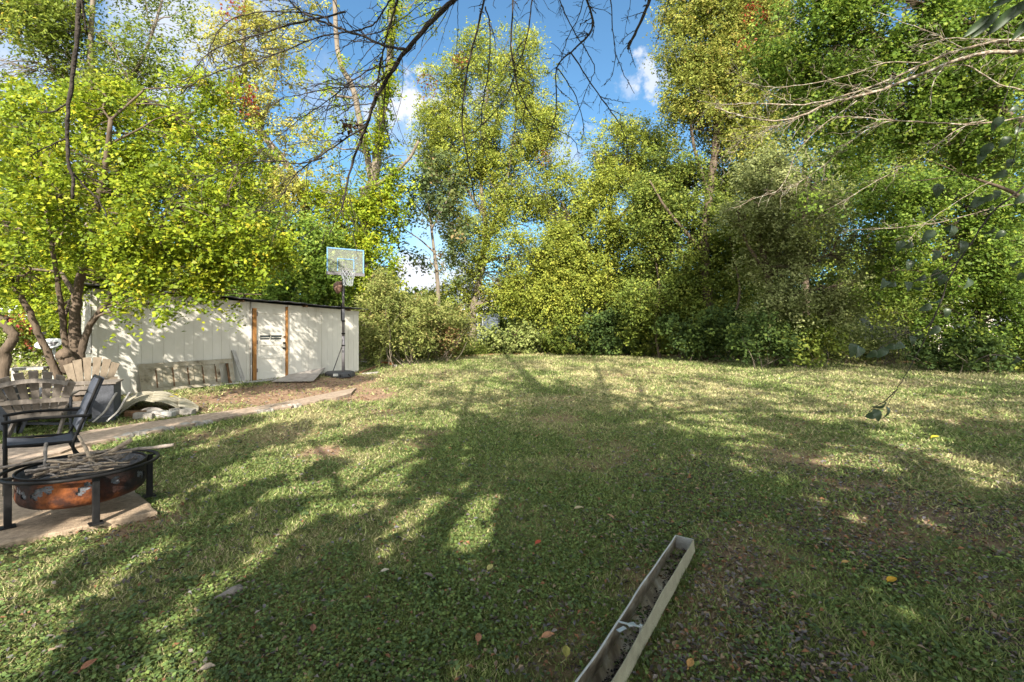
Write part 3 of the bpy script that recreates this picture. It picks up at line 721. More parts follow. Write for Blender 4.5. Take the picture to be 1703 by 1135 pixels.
# old panelled door on its side against the shed
def wall_z(px, py, out=0):               # wall height seen at pixel
    s_ = wall_s(px); p = wp(s_, 0, out); return s_, CAMH+(HY-py)/F*p.y
s0, s1 = wall_s(229), wall_s(386); zA = wall_z(229, 657)[1]; zh = .62
old = empty('old_door', wp(s0, zb(s0), .2), 'old panelled wooden door with peeling cream paint lying on its side against the shed', 'door'); OO = old.location
def lp(s_, h, o=0.0): 
    p = W0+WD*(s0+s_)+WN*(.20-.16*h/zh+o); base_ = zb(s0)+.0+(zb(s1)-zb(s0))*s_/(s1-s0)+.02; return Vector((p.x, p.y, base_+h))-OO
def lpiece(m_, a, b, h0, h1, t0, t1): m_.add([lp(s_, h, o) for o in (t0, t1) for s_, h in ((a, h0), (b, h0), (b, h1), (a, h1))], [(0, 3, 2, 1), (4, 5, 6, 7), (0, 1, 5, 4), (3, 7, 6, 2), (0, 4, 7, 3), (1, 2, 6, 5)])
Ld = s1-s0; m_ = MB(); lpiece(m_, 0, Ld*.98, zh-.11, zh, 0, .035); lpiece(m_, 0, Ld*.82, 0, .075, 0, .033)
m_.build('rail', M['old_white'], old)
xs_ = [0, .30, .62, .92, 1.22, 1.50, 1.82, 2.1]
for i, x_ in enumerate(xs_):
    if x_ > Ld-.1: break
    m_ = MB(); lpiece(m_, x_, x_+.10, .078, zh-.113, 0, .034); m_.build('stile', M['old_white'], old)
for i in range(5):
    a_, b_ = xs_[i]+.105, xs_[i+1]-.005; m_ = MB(); lpiece(m_, a_, b_, .08, zh-.115, .006, .016); m_.build('panel', M['sheet' if i % 2 else 'old_white'], old)
m_ = MB()
for x_ in (.28, .60, .90, 1.21, 1.49): lpiece(m_, x_, x_+.022, .08, zh-.12-.05*random.random(), .028, .036)
m_.build('rotten_edge', M['brown_wood'], old)
s_ = wall_s(376); m_ = MB(); a_ = wp(s_, zb(s_), .22); m_.beam(Vector((0, 0, .0)), wp(s_, zb(s_)+.62, .03)-a_, .07, .03, up=WN)
o = m_.build('plank', M['brown_wood']); o.location = a_; tag(o, 'dark brown rotten upright plank standing at the right end of the old door', 'plank')
s_ = wall_s(398); m_ = MB(); a_ = wp(s_, zb(s_), .25); m_.beam(Vector((0, 0, .0)), wp(s_-.16, zb(s_)+.85, .02)-a_, .09, .022, up=WN)
o = m_.build('plank', M['board_grey']); o.location = a_; tag(o, 'grey plank leaning against the shed wall just left of the shed door', 'plank')
s_ = wall_s(340); a_ = wp(s_, zb(s_)+.0, .30); m_ = MB(); m_.beam((0, 0, .03), (WD*1.6)+Vector((0, 0, .05)), .10, .035)
o = m_.build('plank', M['board_grey']); o.location = a_; tag(o, 'long grey plank lying on the ground below the old door', 'plank')

# plywood sheet lying before the shed
c4 = [G(452, 637), G(521, 637), G(545, 620), G(505, 621)]; c4 = [Vector(c) for c in c4]
zz = [.02, .04, .22, .12]; b_ = c4[0].copy(); m_ = MB(); m_.prism([c+Vector((0, 0, z_))-b_ for c, z_ in zip(c4, zz)], (0, 0, .018))
o = m_.build('plywood_sheet', M['plywood']); o.location = b_; tag(o, 'grey plywood sheet lying tilted on bare earth beside the hoop base', 'board')
# bricks and debris right of the shed
for i, (px, py, rz, lab) in enumerate(((634,606,.3,'orange brick nearest the shed corner on bare soil'),(643,606,-.4,'orange brick in the middle of the row right of the shed'),(650,607,.1,'orange brick at the far right of the row by the shed'))):
    g = G(px, py); m_ = MB(); m_.box((0, 0, .05), (.20, .10, .09)); o = m_.build('brick', M['brick'], bevel=.006); o.location = g; o.rotation_euler = (0, .05*i, rz); tag(o, lab, 'brick', 'bricks right of the shed')
g = G(655, 610); m_ = MB(); m_.box((0, 0, .02), (.24, .12, .035)); m_.box((.05, .02, .05), (.1, .08, .03), .6); o = m_.build('broken_block', M['concrete_pale'], bevel=.006); o.location = g; tag(o, 'small white broken block at the right end of the bricks', 'block')
a_ = G(602, 603); b_ = G(625, 606); m_ = MB(); m_.beam((0, 0, .05), b_-a_+Vector((0, 0, .04)), .12, .05); o = m_.build('timber', M['board_grey']); o.location = a_; tag(o, 'pale grey timber lying beside the shed corner behind the bricks', 'timber')
a_ = G(600, 622); b_ = G(634, 608); m_ = MB(); m_.beam((0, 0, .03), b_-a_+Vector((0, 0, .03)), .09, .05); o = m_.build('timber', M['brown_wood']); o.location = a_; tag(o, 'brown edging timber running from the hoop base to the bricks', 'timber')
for i, (px, py) in enumerate(((610,622),(621,621))):
    g = G(px, py); m_ = MB(); m_.box((0, 0, .01), (.30, .14, .04), .2); m_.box((.08, .05, .03), (.12, .1, .03), .9); o = m_.build('slab_piece', M['concrete_pale'], bevel=.006); o.location = g; tag(o, ['pale concrete scrap on grass just right of the hoop base', 'pale concrete scrap second right of the hoop base'][i], 'rubble')

# ================================================================== BASKETBALL HOOP
hb = G(571, 627); hoop = empty('basketball_hoop', hb, 'portable basketball hoop with clear blue framed backboard and black base before the shed', 'basketball hoop')
hd = Vector((.50, -.87, 0)).normalized(); hs_ = Vector((-hd.y, hd.x, 0))*-1     # facing dir, board side dir
m_ = MB(); bc = Vector((-.12, .10, 0))
prof = []
for z_, k in ((0, 1.0), (.10, .98), (.14, .90), (.155, .80)):
    prof.append([bc+hd*a*k+hs_*b*k+Vector((0, 0, z_)) for a, b in ((.30,-.25),(.42,-.0),(.30,.25),(.0,.42),(-.32,.40),(-.42,.2),(-.42,-.2),(-.32,-.40),(0,-.42))])
n = 9; m_.add([p for r_ in prof for p in r_], [(i*n+k, i*n+(k+1) % n, (i+1)*n+(k+1) % n, (i+1)*n+k) for i in range(3) for k in range(n)]+[tuple(range(3*n, 4*n))])
bo = m_.build('base', M['base_black'], hoop, bevel=.01)
m_ = MB(); m_.box(Vector((-.10, -.33, .085)), (.13, .012, .07), .25); m_.build('sticker', M['label'], bo)
pole = MB(); z1 = 2.78
pole.tube([(0, 0, .08), (0, 0, 1.2)], .045, 12); pole.tube([(0, 0, 1.2), (0, 0, 2.0)], .040, 12); pole.tube([(0, 0, 2.0), (0, 0, z1+.1)], .036, 12)
pole.build('pole', M['pole_grey'], hoop, smooth=True)
for z_ in (.9, 1.25, 1.62, 2.0): m_ = MB(); m_.tube([(0, 0, z_), (0, 0, z_+.04)], .052, 12); m_.build('pole_collar', M['black_metal'], hoop)
m_ = MB(); m_.box((-.05, 0, 1.9), (.03, .05, .5)); m_.build('height_tube', M['black_metal'], hoop)
m_ = MB(); m_.tube([(-.02, .0, .95), (-.42, .28, .12)], .014, 8); m_.build('brace', M['pole_grey'], hoop)
for k in (-1, 1):
    m_ = MB(); m_.tube([Vector((0, 0, .12)), hd*.12+hs_*.1*k+Vector((0, 0, .10)), hd*.34+hs_*.14*k+Vector((0, 0, .03))], .014, 8); m_.build('front_strut', M['black_metal'], hoop)
bc = hd*.38+Vector((0, 0, 3.36)); BW, BH = 1.02, .70
def bpnt(a, b, o=0): return bc+hs_*a+Vector((0, 0, b))+hd*o
board = MB()
def bpl(m_, a0, a1, b0, b1, o0, o1): m_.add([bpnt(a, b, o) for o in (o0, o1) for a, b in ((a0, b0), (a1, b0), (a1, b1), (a0, b1))], [(0, 3, 2, 1), (4, 5, 6, 7), (0, 1, 5, 4), (3, 7, 6, 2), (0, 4, 7, 3), (1, 2, 6, 5)])
bpl(board, -BW/2+.03, BW/2-.03, -BH/2+.03, BH/2-.03, 0, .006)
acr = bpy.data.materials.new('dirty_acrylic'); acr.use_nodes = True; q = acr.node_tree.nodes['Principled BSDF']; q.inputs['Base Color'].default_value = (.34, .36, .31, 1); q.inputs['Alpha'].default_value = .30; q.inputs['Roughness'].default_value = .25
bd = board.build('backboard', acr, hoop)
m_ = MB(); f_ = .034
bpl(m_, -BW/2, BW/2, BH/2-f_, BH/2, -.004, .012); bpl(m_, -BW/2, -BW/2+f_, -BH/2, BH/2-f_-.001, -.004, .012); bpl(m_, BW/2-f_, BW/2, -BH/2, BH/2-f_-.001, -.004, .012)
m_.build('blue_frame', M['blue_trim'], bd)
m_ = MB(); bpl(m_, -BW/2-.015, BW/2+.015, -BH/2-.07, -BH/2+.02, -.02, .02); bpl(m_, -.02, .02, -BH/2+.02, -.02, -.02, -.008); bpl(m_, .06, .1, -BH/2+.02, -.02, -.02, -.008); bpl(m_, -.235, -.225, -.2, BH/2-.04, -.018, -.008)
m_.build('bottom_frame', M['pole_grey'], bd)
m_ = MB(); t_ = .024; a_, b0_, b1_ = .235, -.30, .06
bpl(m_, -a_, a_, b1_-t_, b1_, .008, .012); bpl(m_, -a_, -a_+t_, b0_, b1_-t_-.001, .008, .012); bpl(m_, a_-t_, a_, b0_, b1_-t_-.001, .008, .012); m_.build('target_square', M['blue_trim'], bd)
m_ = MB(); rc_ = bpnt(0, -.30, .36); RR = .228; m_.tube([rc_+hs_*RR*math.cos(t)+hd*RR*math.sin(t) for t in np.linspace(0, 2*math.pi, 33)], .009, 8, caps=False)
m_.beam(bpnt(-.05, -.30, .0), bpnt(-.03, -.30, .14), .02, .02); m_.beam(bpnt(.05, -.30, .0), bpnt(.03, -.30, .14), .02, .02); m_.box(bpnt(0, -.32, .02), (.14, .05, .10), math.atan2(hs_.y, hs_.x))
rim = m_.build('rim', M['pole_grey'], hoop)
m_ = MB(); K = 12; rows = []
for j, (rr_, z_) in enumerate(((.228, 0), (.20, -.09), (.165, -.19), (.13, -.29), (.12, -.40), (.125, -.45))):
    rows.append([rc_+hs_*rr_*math.cos(2*math.pi*(k+.5*(j % 2))/K)+hd*rr_*math.sin(2*math.pi*(k+.5*(j % 2))/K)+Vector((.012*math.sin(k*2.+j), 0, z_+.01*math.cos(k*3.))) for k in range(K)])
for j in range(5):
    for k in range(K):
        m_.tube([rows[j][k], rows[j+1][k]], .0042, 4, caps=False); m_.tube([rows[j][k], rows[j+1][(k+(1 if j % 2 else -1)) % K]], .0042, 4, caps=False)
m_.build('net', M['net'], rim)
m_ = MB()
for k in (-.05, .09):
    for z_ in (2.45, 2.66): m_.tube([hs_*k*.4+Vector((0, 0, z_-.1)), bpnt(k, z_-2.55-.35+.12, -.02)], .012, 8)
m_.tube([Vector((0, 0, 2.3)), hd*-.16+Vector((0, 0, 2.62)), bpnt(0, -.3, -.03)], .016, 8)
m_.build('lift_arm', M['black_metal'], hoop)
m_ = MB(); cb = Vector((-.13, -.02, 2.70)); ring = []
for i, (z_, r_) in enumerate(((-.24, .02), (-.2, .07), (-.12, .10), (-.02, .11), (.06, .09), (.1, .03))):
    ring.append([cb+Vector((r_*1.25*math.cos(t)*(1+.25*math.sin(3*t+i)), r_*math.sin(t), z_+.02*math.sin(2*t)+.12*r_*math.cos(t)*3)) for t in np.linspace(0, 2*math.pi, 13)[:-1]])
m_.add([p for r_ in ring for p in r_], [(i*12+k, i*12+(k+1) % 12, (i+1)*12+(k+1) % 12, (i+1)*12+k) for i in range(5) for k in range(12)])
o = m_.build('plastic_bag', M['brown_bag'], smooth=True); o.location = hb; tag(o, 'crumpled brown bag hanging under the backboard on the hoop pole', 'bag')

# ================================================================== FIRE PIT
fc = Vector((-3.50, 3.73, SLZ)); fp = empty('fire_pit', fc, 'rusty round steel fire pit on black legs at the corner of the patio', 'fire pit')
Rb = .395
prof = [(Rb, .375), (Rb, .355), (Rb, .33), (Rb, .305), (Rb, .28), (Rb, .255), (Rb, .23), (Rb*.995, .205), (Rb*.98, .18), (Rb*.95, .158), (Rb*.88, .138), (Rb*.75, .120), (Rb*.5, .108), (Rb*.2, .103), (0.001, .102)]
NB = 220
cut = []
for a0, z0_, kind in ((-112, .285, 0), (-104, .255, 0), (-128, .25, 0), (-122, .29, 0), (-85, .285, 1), (-77, .30, 1), (-90, .255, 1), (-45, .29, 0), (-50, .26, 0), (-38, .30, 0), (-20, .29, 1), (10, .28, 0), (18, .26, 1), (60, .28, 0), (110, .28, 1), (150, .28, 0), (180, .27, 1), (215, .28, 0), (222,.26,0)):
    cut.append((R(a0), z0_, .034 if kind else .028, .034))
# fine wall grid for cut-outs
wallz = np.linspace(.375, .205, 36); prof2 = [(Rb, z_) for z_ in wallz]+prof[8:]
def skip(i, k):
    if i > 34: return False
    th_ = 2*math.pi*(k+.5)/NB; z_ = (wallz[i]+wallz[i+1])/2
    for (a0, z0_, ra, rz_) in cut:
        dth = (th_-a0+math.pi) % (2*math.pi)-math.pi; u_ = dth*Rb/ra; v_ = (z_-z0_)/rz_; q = u_*u_+v_*v_
        an = math.atan2(v_, u_)
        if q < .85*(1+.3*math.sin(3*an+a0*5)) and abs(math.sin(an*2+a0*3)) > .12: return True
    return False
m_ = MB(); m_.lathe(prof2, NB, skip=skip); bowl = m_.build('bowl', M['rust'], fp, smooth=True)
m_ = MB(); m_.lathe([(Rb-.012, .37), (Rb-.012, .2), (Rb*.93, .155), (Rb*.72, .13), (.001, .115)], 64); m_.build('liner', M['ash_grey'], bowl, smooth=True)
m_ = MB(); m_.lathe([(Rb-.05, .268), (Rb*.6, .285), (.001, .30)], 40); m_.build('ash', M['ash_grey'], bowl, smooth=True)
m_ = MB(); m_.tube([(Rb*math.cos(t), Rb*math.sin(t), .377) for t in np.linspace(0, 2*math.pi, 65)], .008, 8, caps=False); m_.build('bowl_lip', M['black_metal'], bowl, smooth=True)
m_ = MB(); RG = .475; m_.tube([(RG*math.cos(t), RG*math.sin(t), .375) for t in np.linspace(0, 2*math.pi, 81)], .0135, 10, caps=False); m_.build('rim_ring', M['black_metal'], fp, smooth=True)
for a0 in (-128.5, -38.5, 51.5, 141.5):
    c_, s__ = math.cos(R(a0)), math.sin(R(a0)); m_ = MB(); rl = .425
    m_.box((rl*c_, rl*s__, .19), (.042, .042, .362), R(a0)); m_.beam((Rb*c_, Rb*s__, .36), (RG*c_, RG*s__, .37), .03, .012)
    m_.box((rl*c_, rl*s__, .006), (.085, .085, .012), R(a0)); m_.build('leg', M['black_metal'], fp, bevel=.003)
# sticks
def stick(p0, p1, r0, r1, mm, label, fork=None):
    r0 *= .85; r1 *= .85
    p0 = Vector(p0); p1 = Vector(p1); m_ = MB(); pts = spline(wob(Vector((0, 0, 0)), p1-p0, 5, .014), 2); n = len(pts)
    m_.tube(pts, [(r0+(r1-r0)*i/(n-1))*(1+.10*math.sin(i*2.3)+random.uniform(-.08, .08)) for i in range(n)], 7)
    if fork: q_ = pts[n*2//3]; m_.tube([q_, q_+Vector(fork)*.5+Vector((0, 0, .01)), q_+Vector(fork)], [r1*.8, r1*.6, r1*.3], 5)
    o = m_.build('stick', mm, smooth=True); o.location = fc+p0; tag(o, label, 'stick', 'dry sticks piled in the fire pit')
stick((-.55, -.17, .39), (.16, .17, .43), .013, .010, M['stick'], 'longest branch lying across the whole fire pit from its left rim', (.1, .05, .03))
stick((-.16, .12, .40), (.52, .28, .47), .010, .019, M['stick'], 'long grey branch resting on the right rim of the fire pit')
stick((.20, -.10, .34), (-.10, .05, .60), .020, .011, M['stick_pale'], 'stick standing up highest from the pile in the fire pit')
stick((.05, .0, .38), (.20, .22, .53), .018, .022, M['stick_pale'], 'short thick pale stick end pointing up right of the highest one')
stick((-.20, -.12, .38), (-.44, .12, .52), .012, .016, M['stick'], 'grey stick poking up out of the left side of the fire pit')
stick((-.02, -.22, .33), (.0, -.08, .42), .022, .017, M['stick'], 'short stubby grey stick standing at the front middle of the fire pit')
for i in range(90):
    a0 = random.uniform(0, 6.28); rr_ = .29*math.sqrt(random.random()); c_ = Vector((rr_*math.cos(a0)+.03, rr_*math.sin(a0), random.uniform(.36, .50)-.32*rr_)); l_ = random.uniform(.07, .19); b0_ = random.gauss(.6, .8)
    d_ = Vector((math.cos(b0_), math.sin(b0_), random.uniform(-.12, .25)))*l_
    for end in (c_-d_, c_+d_):
        if math.hypot(end.x, end.y) > .36: c_ = c_*.55
    stick(c_-d_, c_+d_, random.uniform(.006, .016), random.uniform(.004, .011), M['stick' if random.random() < .6 else 'stick_pale'], 'short dry stick lying in the heap inside the fire pit', (random.uniform(-.04, .04), random.uniform(-.04, .04), .03) if random.random() < .3 else None)

# ================================================================== SLING CHAIR
sc_ = Vector((-4.55, 4.45, SLZ)); ch = empty('patio_chair', sc_, 'black metal patio chair with dark grey sling seat behind the fire pit', 'chair')
fw = Vector((-.68, -.74, 0)).normalized(); sd = Vector((.74, -.68, 0)).normalized()
def cp(f_, s_, z_): return fw*f_+sd*s_+Vector((0, 0, z_))
m_ = MB(); pp_ = []
rowsv = []
for i in range(9):
    tt = i/8; f_ = .28-.52*tt; z_ = .44-.03*math.sin(tt*math.pi)-.02*tt
    rowsv += [cp(f_, -.235, z_), cp(f_, 0, z_-.012), cp(f_, .235, z_)]
m_.add(rowsv+[v-Vector((0, 0, .012)) for v in rowsv], [(3*i+k, 3*i+k+1, 3*i+k+4, 3*i+k+3) for i in range(8) for k in (0, 1)]+[(27+3*i+k, 27+3*i+k+3, 27+3*i+k+4, 27+3*i+k+1) for i in range(8) for k in (0, 1)]+[(0, 27, 28, 1), (1, 28, 29, 2)])
m_.build('seat', M['grey_sling'], ch, smooth=True)
m_ = MB(); rowsv = []; NBk = 24
for i in range(NBk+1):
    tt = i/NBk; f_ = -.20-.17*tt; z_ = .50+.50*tt; pad = .018*abs(math.sin(math.pi*3*tt))**.5
    for s_, e_ in ((-.215, 0), (-.19, pad), (0, pad*1.15), (.19, pad), (.215, 0)): rowsv.append(cp(f_+e_, s_, z_))
nn_ = len(rowsv)
m_.add(rowsv+[v-fw*.035 for v in rowsv], [(5*i+k, 5*i+k+1, 5*i+k+6, 5*i+k+5) for i in range(NBk) for k in range(4)]+[(nn_+5*i+k, nn_+5*i+k+5, nn_+5*i+k+6, nn_+5*i+k+1) for i in range(NBk) for k in range(4)]+[(5*i, 5*i+5, nn_+5*i+5, nn_+5*i) for i in range(NBk)]+[(5*i+4, nn_+5*i+4, nn_+5*i+9, 5*i+9) for i in range(NBk)]+[(5*NBk+k, 5*NBk+k+1, nn_+5*NBk+k+1, nn_+5*NBk+k) for k in range(4)])
m_.build('backrest', M['grey_sling'], ch, smooth=False)
for k in (-1, 1):
    m_ = MB(); m_.tube([cp(.27, .27*k, 0), cp(.27, 0.27*k, .645)], .0135, 10); m_.build('front_leg', M['black_metal'], ch, smooth=True)
    m_ = MB(); m_.tube(spline([cp(-.37, .245*k, 1.0), cp(-.285, .245*k, .74), cp(-.215, .25*k, .52), cp(-.17, .25*k, .36), cp(-.23, .26*k, .2), cp(-.36, .27*k, 0)], 5), .0135, 10); m_.build('rear_leg', M['black_metal'], ch, smooth=True)
    m_ = MB(); m_.tube(spline([cp(.29, .275*k, .65), cp(.1, .285*k, .665), cp(-.15, .28*k, .655), cp(-.30, .25*k, .64)], 4), .0145, 10); m_.build('armrest', M['black_metal'], ch, smooth=True)
    m_ = MB(); m_.tube([cp(.28, .245*k, .43), cp(-.22, .245*k, .40)], .013, 8); m_.build('seat_rail', M['black_metal'], ch)
for f_, s_, z_ in ((.275, .26, .425), (-.37, .245, 1.0), (-.19, .25, .42)): m_ = MB(); m_.tube([cp(f_, -s_, z_), cp(f_, s_, z_)], .013, 8); m_.build('cross_bar', M['black_metal'], ch)

# ================================================================== ADIRONDACK CHAIRS
def adirondack(px, py, Z, yaw, wood, label, tiltf=0.0, legm='blue_wood', nsl=7, slw=.058):
    b = P(px, 600, Z); b.z = Hf(b.x, b.y)
    r = empty('adirondack_chair', b, label, 'chair', 'wooden slat chairs round the bench', rz=yaw)   # local -Y is the front
    # back slats fan
    for i in range(nsl):
        u = (i-(nsl-1)/2); a_ = u*R(5.6); x0 = u*.066; top_ = .93-.016*u*u; l_ = (top_-.28)
        bx = Vector((x0, .16, .26)); tp = Vector((x0+math.sin(a_)*l_*1.15, .44, top_))
        d_ = tp-bx; side = Vector((math.cos(a_*.5), 0, -math.sin(a_*.5))); w0, w1 = .029, slw
        m_ = MB(); m_.prism([bx-side*w0, bx+side*w0, tp+side*w1-Vector((0, 0, .012*abs(u)*(1 if u > 0 else 0))), tp-side*w1-Vector((0, 0, .012*abs(u)*(1 if u < 0 else 0)))], Vector((0, -.018, .006)))
        m_.build('back_slat', wood, r)
    m_ = MB(); arc = [Vector((x_, .437-.20*(1-1)+.0, .80-.55*x_*x_)) for x_ in np.linspace(-.33, .33, 9)]
    for j in range(8): m_.beam(arc[j]+Vector((0, -.005, 0)), arc[j+1]+Vector((0, -.005, 0)), .022, .06, up=(0, -.4, 1))
    m_.beam((-.33, .315, .52), (.33, .315, .52), .028, .06); m_.beam((-.24, .195, .30), (.24, .195, .30), .028, .06); m_.build('back_brace', wood, r)
    for i in range(5):
        y0 = .12-.115*i; m_ = MB(); m_.box((0, y0, .30+.028*i), (.52, .10, .02)); m_.build('seat_slat', wood, r)
    for k in (-1, 1):
        m_ = MB(); m_.beam((.24*k, -.36, .36), (.24*k, .50, .03), .025, .10); m_.build('side_rail', wood, r)
        m_ = MB(); m_.prism([(.31*k-.055, -.42, .55), (.31*k+.055, -.44, .55), (.31*k+.07, -.30, .55), (.31*k+.04, .34, .55), (.31*k-.03, .34, .55), (.31*k-.05, -.2, .55)], (0, 0, .022)); m_.build('armrest', wood, r)
        m_ = MB(); m_.prism([(.28*k-.012, -.36, 0), (.28*k-.012, -.25, 0), (.28*k-.012, -.22, .548), (.28*k-.012, -.38, .548)], (.024, 0, 0)); m_.build('front_leg', M[legm], r)
    return r
adirondack(66, 0, 6.35, R(180+38), M['grey_wood'], 'brown weathered slat chair seen from behind in front of the grey bench', slw=.047)
adirondack(149, 0, 7.85, R(38), M['pale_wood'], 'pale beige slat chair behind the grey bench beside the tree trunk', nsl=6)
# curved chair beyond at right
b = P(178, 600, 6.9); b.z = Hf(b.x, b.y); r = empty('lounge_chair', b, 'grey chair with two thin curved arm slats between bench and roof sheets', 'chair', rz=.5)
for k, xo_ in ((0, 0), (1, .16)):
    m_ = MB(); pts = spline([(xo_-.16, 0, .08), (xo_-.03, 0, .22), (xo_+.04, 0, .36), (xo_+.11, 0, .50)], 5); n = len(pts)
    for j in range(n-1): m_.beam(pts[j], pts[j+1], .05+.03*math.sin(j/n*3.1), .02, up=(1, 0, 0))
    m_.build('curved_slat', M['board_grey'], r)
m_ = MB(); m_.beam((-.75, .1, .62), (-.95, .0, .0), .07, .035); m_.build('leg', M['blue_wood'], r)
m_ = MB(); m_.beam((-.35, .12, .05), (-.9, .05, .12), .07, .03); m_.beam((-.2, 0, .10), (.05, .3, .12), .06, .03); m_.build('rail', M['blue_wood'], r)

# ================================================================== GREY BENCH
bR = P(178, 600, 7.35); bL = P(12, 600, 6.75); bR.z = bL.z = 0; bdv = (bR-bL).normalized(); bn = Vector((bdv.y, -bdv.x, 0)); Lb = (bR-bL).length
zb0 = Hf(bL.x, bL.y); bench = empty('garden_bench', (bL.x, bL.y, zb0), 'long weathered blue grey wooden bench with solid box arms under the tree', 'bench'); OB = bench.location
def bp_(a, o, z_): p = bL+bdv*a+bn*o; return Vector((p.x, p.y, z_))-Vector((OB.x, OB.y, 0))
aw = math.atan2(bdv.y, bdv.x)
for a_, nm in ((0, 0), (Lb, 1)):
    m_ = MB(); m_.box(bp_(a_, 0, .31), (.26, .60, .60), aw); m_.build('arm_box', M['blue_wood'], bench, bevel=.006)
    m_ = MB(); m_.box(bp_(a_, 0, .625), (.32, .66, .025), aw); m_.build('arm_top', M['grey_wood'], bench, bevel=.004)
for z_ in (.60, .52, .44):
    m_ = MB(); m_.box(bp_(Lb/2, -.27, z_), (Lb-.27, .025, .06), aw); m_.build('back_rail', M['grey_wood'], bench, bevel=.003)
m_ = MB(); m_.box(bp_(Lb/2, 0, .30), (Lb-.28, .5, .03), aw); m_.build('seat', M['grey_wood'], bench)
m_ = MB(); m_.box(bp_(Lb*.5, .24, .22), (Lb-.28, .025, .12), aw); m_.build('apron', M['blue_wood'], bench)
# board further back
a_ = P(22, 614, 7.9); b_ = P(78, 612, 8.1); m_ = MB(); m_.beam((0, 0, 0), b_-a_, .30, .045); 
for tt in (.05, .95): 
    q = (b_-a_)*tt; m_.beam(q+Vector((0, 0, -.03)), q+Vector((0, 0, -(a_.z-Hf(a_.x, a_.y)))), .06, .06, up=(1, 0, 0))
o = m_.build('side_table', M['board_grey']); o.location = a_; tag(o, 'small grey slatted side table behind the bench left of the trunks', 'table')

# ================================================================== SATELLITE DISH
dp_ = P(90, 0, 9.6); dp_.z = Hf(dp_.x, dp_.y); ds = empty('satellite_dish', dp_, 'white oval satellite dish on a grey post behind the leaning stem', 'satellite dish')
zd = CAMH+(HY-570)/F*9.6-dp_.z
m_ = MB(); m_.tube([(0, 0, -.05), (0, 0, zd+.02)], .028, 12); m_.build('post', M['post_grey'], ds, smooth=True)
m_ = MB(); nrm = Vector((.12, -.52, .85)).normalized(); e1 = Vector((.99, .14, -.05)).normalized(); e1 = (e1-nrm*e1.dot(nrm)).normalized(); e2 = nrm.cross(e1)
c0 = Vector((-.04, -.06, zd-.02)); vs = [c0-nrm*.06]
for j in range(1, 8):
    r_ = j/7
    for k in range(40): t_ = 2*math.pi*k/40; vs.append(c0+e1*.245*r_*math.cos(t_)+e2*.20*r_*math.sin(t_)+nrm*(.06*r_*r_-.06))
fs = [(0, 1+(k+1) % 40, 1+k) for k in range(40)]+[(1+(j-1)*40+k, 1+(j-1)*40+(k+1) % 40, 1+j*40+(k+1) % 40, 1+j*40+k) for j in range(1, 7) for k in range(40)]
m_.add(vs, fs); o = m_.build('reflector', M['dish'], ds, smooth=True); sm_ = o.modifiers.new('t', 'SOLIDIFY'); sm_.thickness = .008
m_ = MB(); m_.tube([Vector((0, 0, zd-.02)), c0-e2*.16+nrm*.10, c0-e2*.02+nrm*.26], .010, 8); m_.box(c0-e2*.02+nrm*.27, (.05, .07, .05)); m_.build('feed_arm', M['pole_grey'], ds)
m_ = MB(); m_.box((0, 0, zd-.05), (.09, .09, .14)); m_.build('bracket', M['pole_grey'], ds)

# ================================================================== ROOF SHEETS HEAP
def sheet(pts_back, pts_front, amp, nr, mm, label):
    A_ = spline(pts_back, 6); B_ = spline(pts_front, 6); n = len(A_); m_ = MB(); b0_ = A_[0].copy(); vs = []; W_ = 40
    for i in range(n):
        for j in range(W_+1):
            t_ = j/W_; p = A_[i].lerp(B_[i], t_); vs.append(p-b0_+Vector((0, 0, amp*.55*math.sin(t_*nr*2*math.pi))))
    m_.add(vs, [(i*(W_+1)+j, i*(W_+1)+j+1, (i+1)*(W_+1)+j+1, (i+1)*(W_+1)+j) for i in range(n-1) for j in range(W_)])
    o = m_.build('roof_sheet', mm, smooth=True); o.location = b0_; q = o.modifiers.new('t', 'SOLIDIFY'); q.thickness = .014; tag(o, label, 'roof sheet', 'old corrugated roof sheets heaped before the shed'); return o
def GZ(px, py, dz): 
    g = G(px, py); return Vector((g.x, g.y, g.z+dz))
sheet([GZ(205,668,.05),GZ(222,668,.14),GZ(242,670,.22),GZ(262,672,.22)], [GZ(192,694,.02),GZ(206,692,.10),GZ(232,690,.24),GZ(258,688,.20)], .013, 5, M['sheet'], 'left corrugated sheet sloping down to the bench side')
sheet([GZ(256,672,.24),GZ(275,672,.24),GZ(290,673,.18),GZ(302,674,.12)], [GZ(250,688,.22),GZ(268,688,.21),GZ(286,687,.14),GZ(300,688,.07)], .012, 4, M['sheet'], 'middle corrugated sheet with yellow leaves on it')
sheet([GZ(297,676,.16),GZ(310,676,.14),GZ(322,677,.08),GZ(331,679,.03)], [GZ(297,690,.15),GZ(308,689,.12),GZ(320,687,.06),GZ(330,686,.02)], .012, 5, M['sheet'], 'right corrugated sheet drooping toward the path')
sheet([GZ(222,690,.04),GZ(245,688,.10),GZ(262,688,.10),GZ(280,690,.04)], [GZ(226,696,.03),GZ(245,696,.08),GZ(262,696,.08),GZ(284,696,.03)], .006, 2, M['plywood'], 'lower broken sheet poking out under the heap')
for i, (px, py, w_, rz, mm, lab) in enumerate(((239,697,.26,.35,'concrete_pale','pale concrete block under the front of the roof sheets'),(272,694,.30,.2,'board_grey','grey block under the middle of the roof sheets'),(293,690,.18,-.5,'concrete_pale','round pale lump at the right front of the roof sheets'),(226,694,.3,.6,'brown_wood','brown timber block under the left roof sheet'),(312,690,.2,.1,'concrete_pale','small pale rubble under the right roof sheet'))):
    g = G(px, py); m_ = MB(); m_.box((0, 0, .05), (w_, .14, .10)); o = m_.build('block', M[mm], bevel=.012); o.location = g; o.rotation_euler = (.05, .08, rz); tag(o, lab, 'block', 'blocks under the roof sheets')
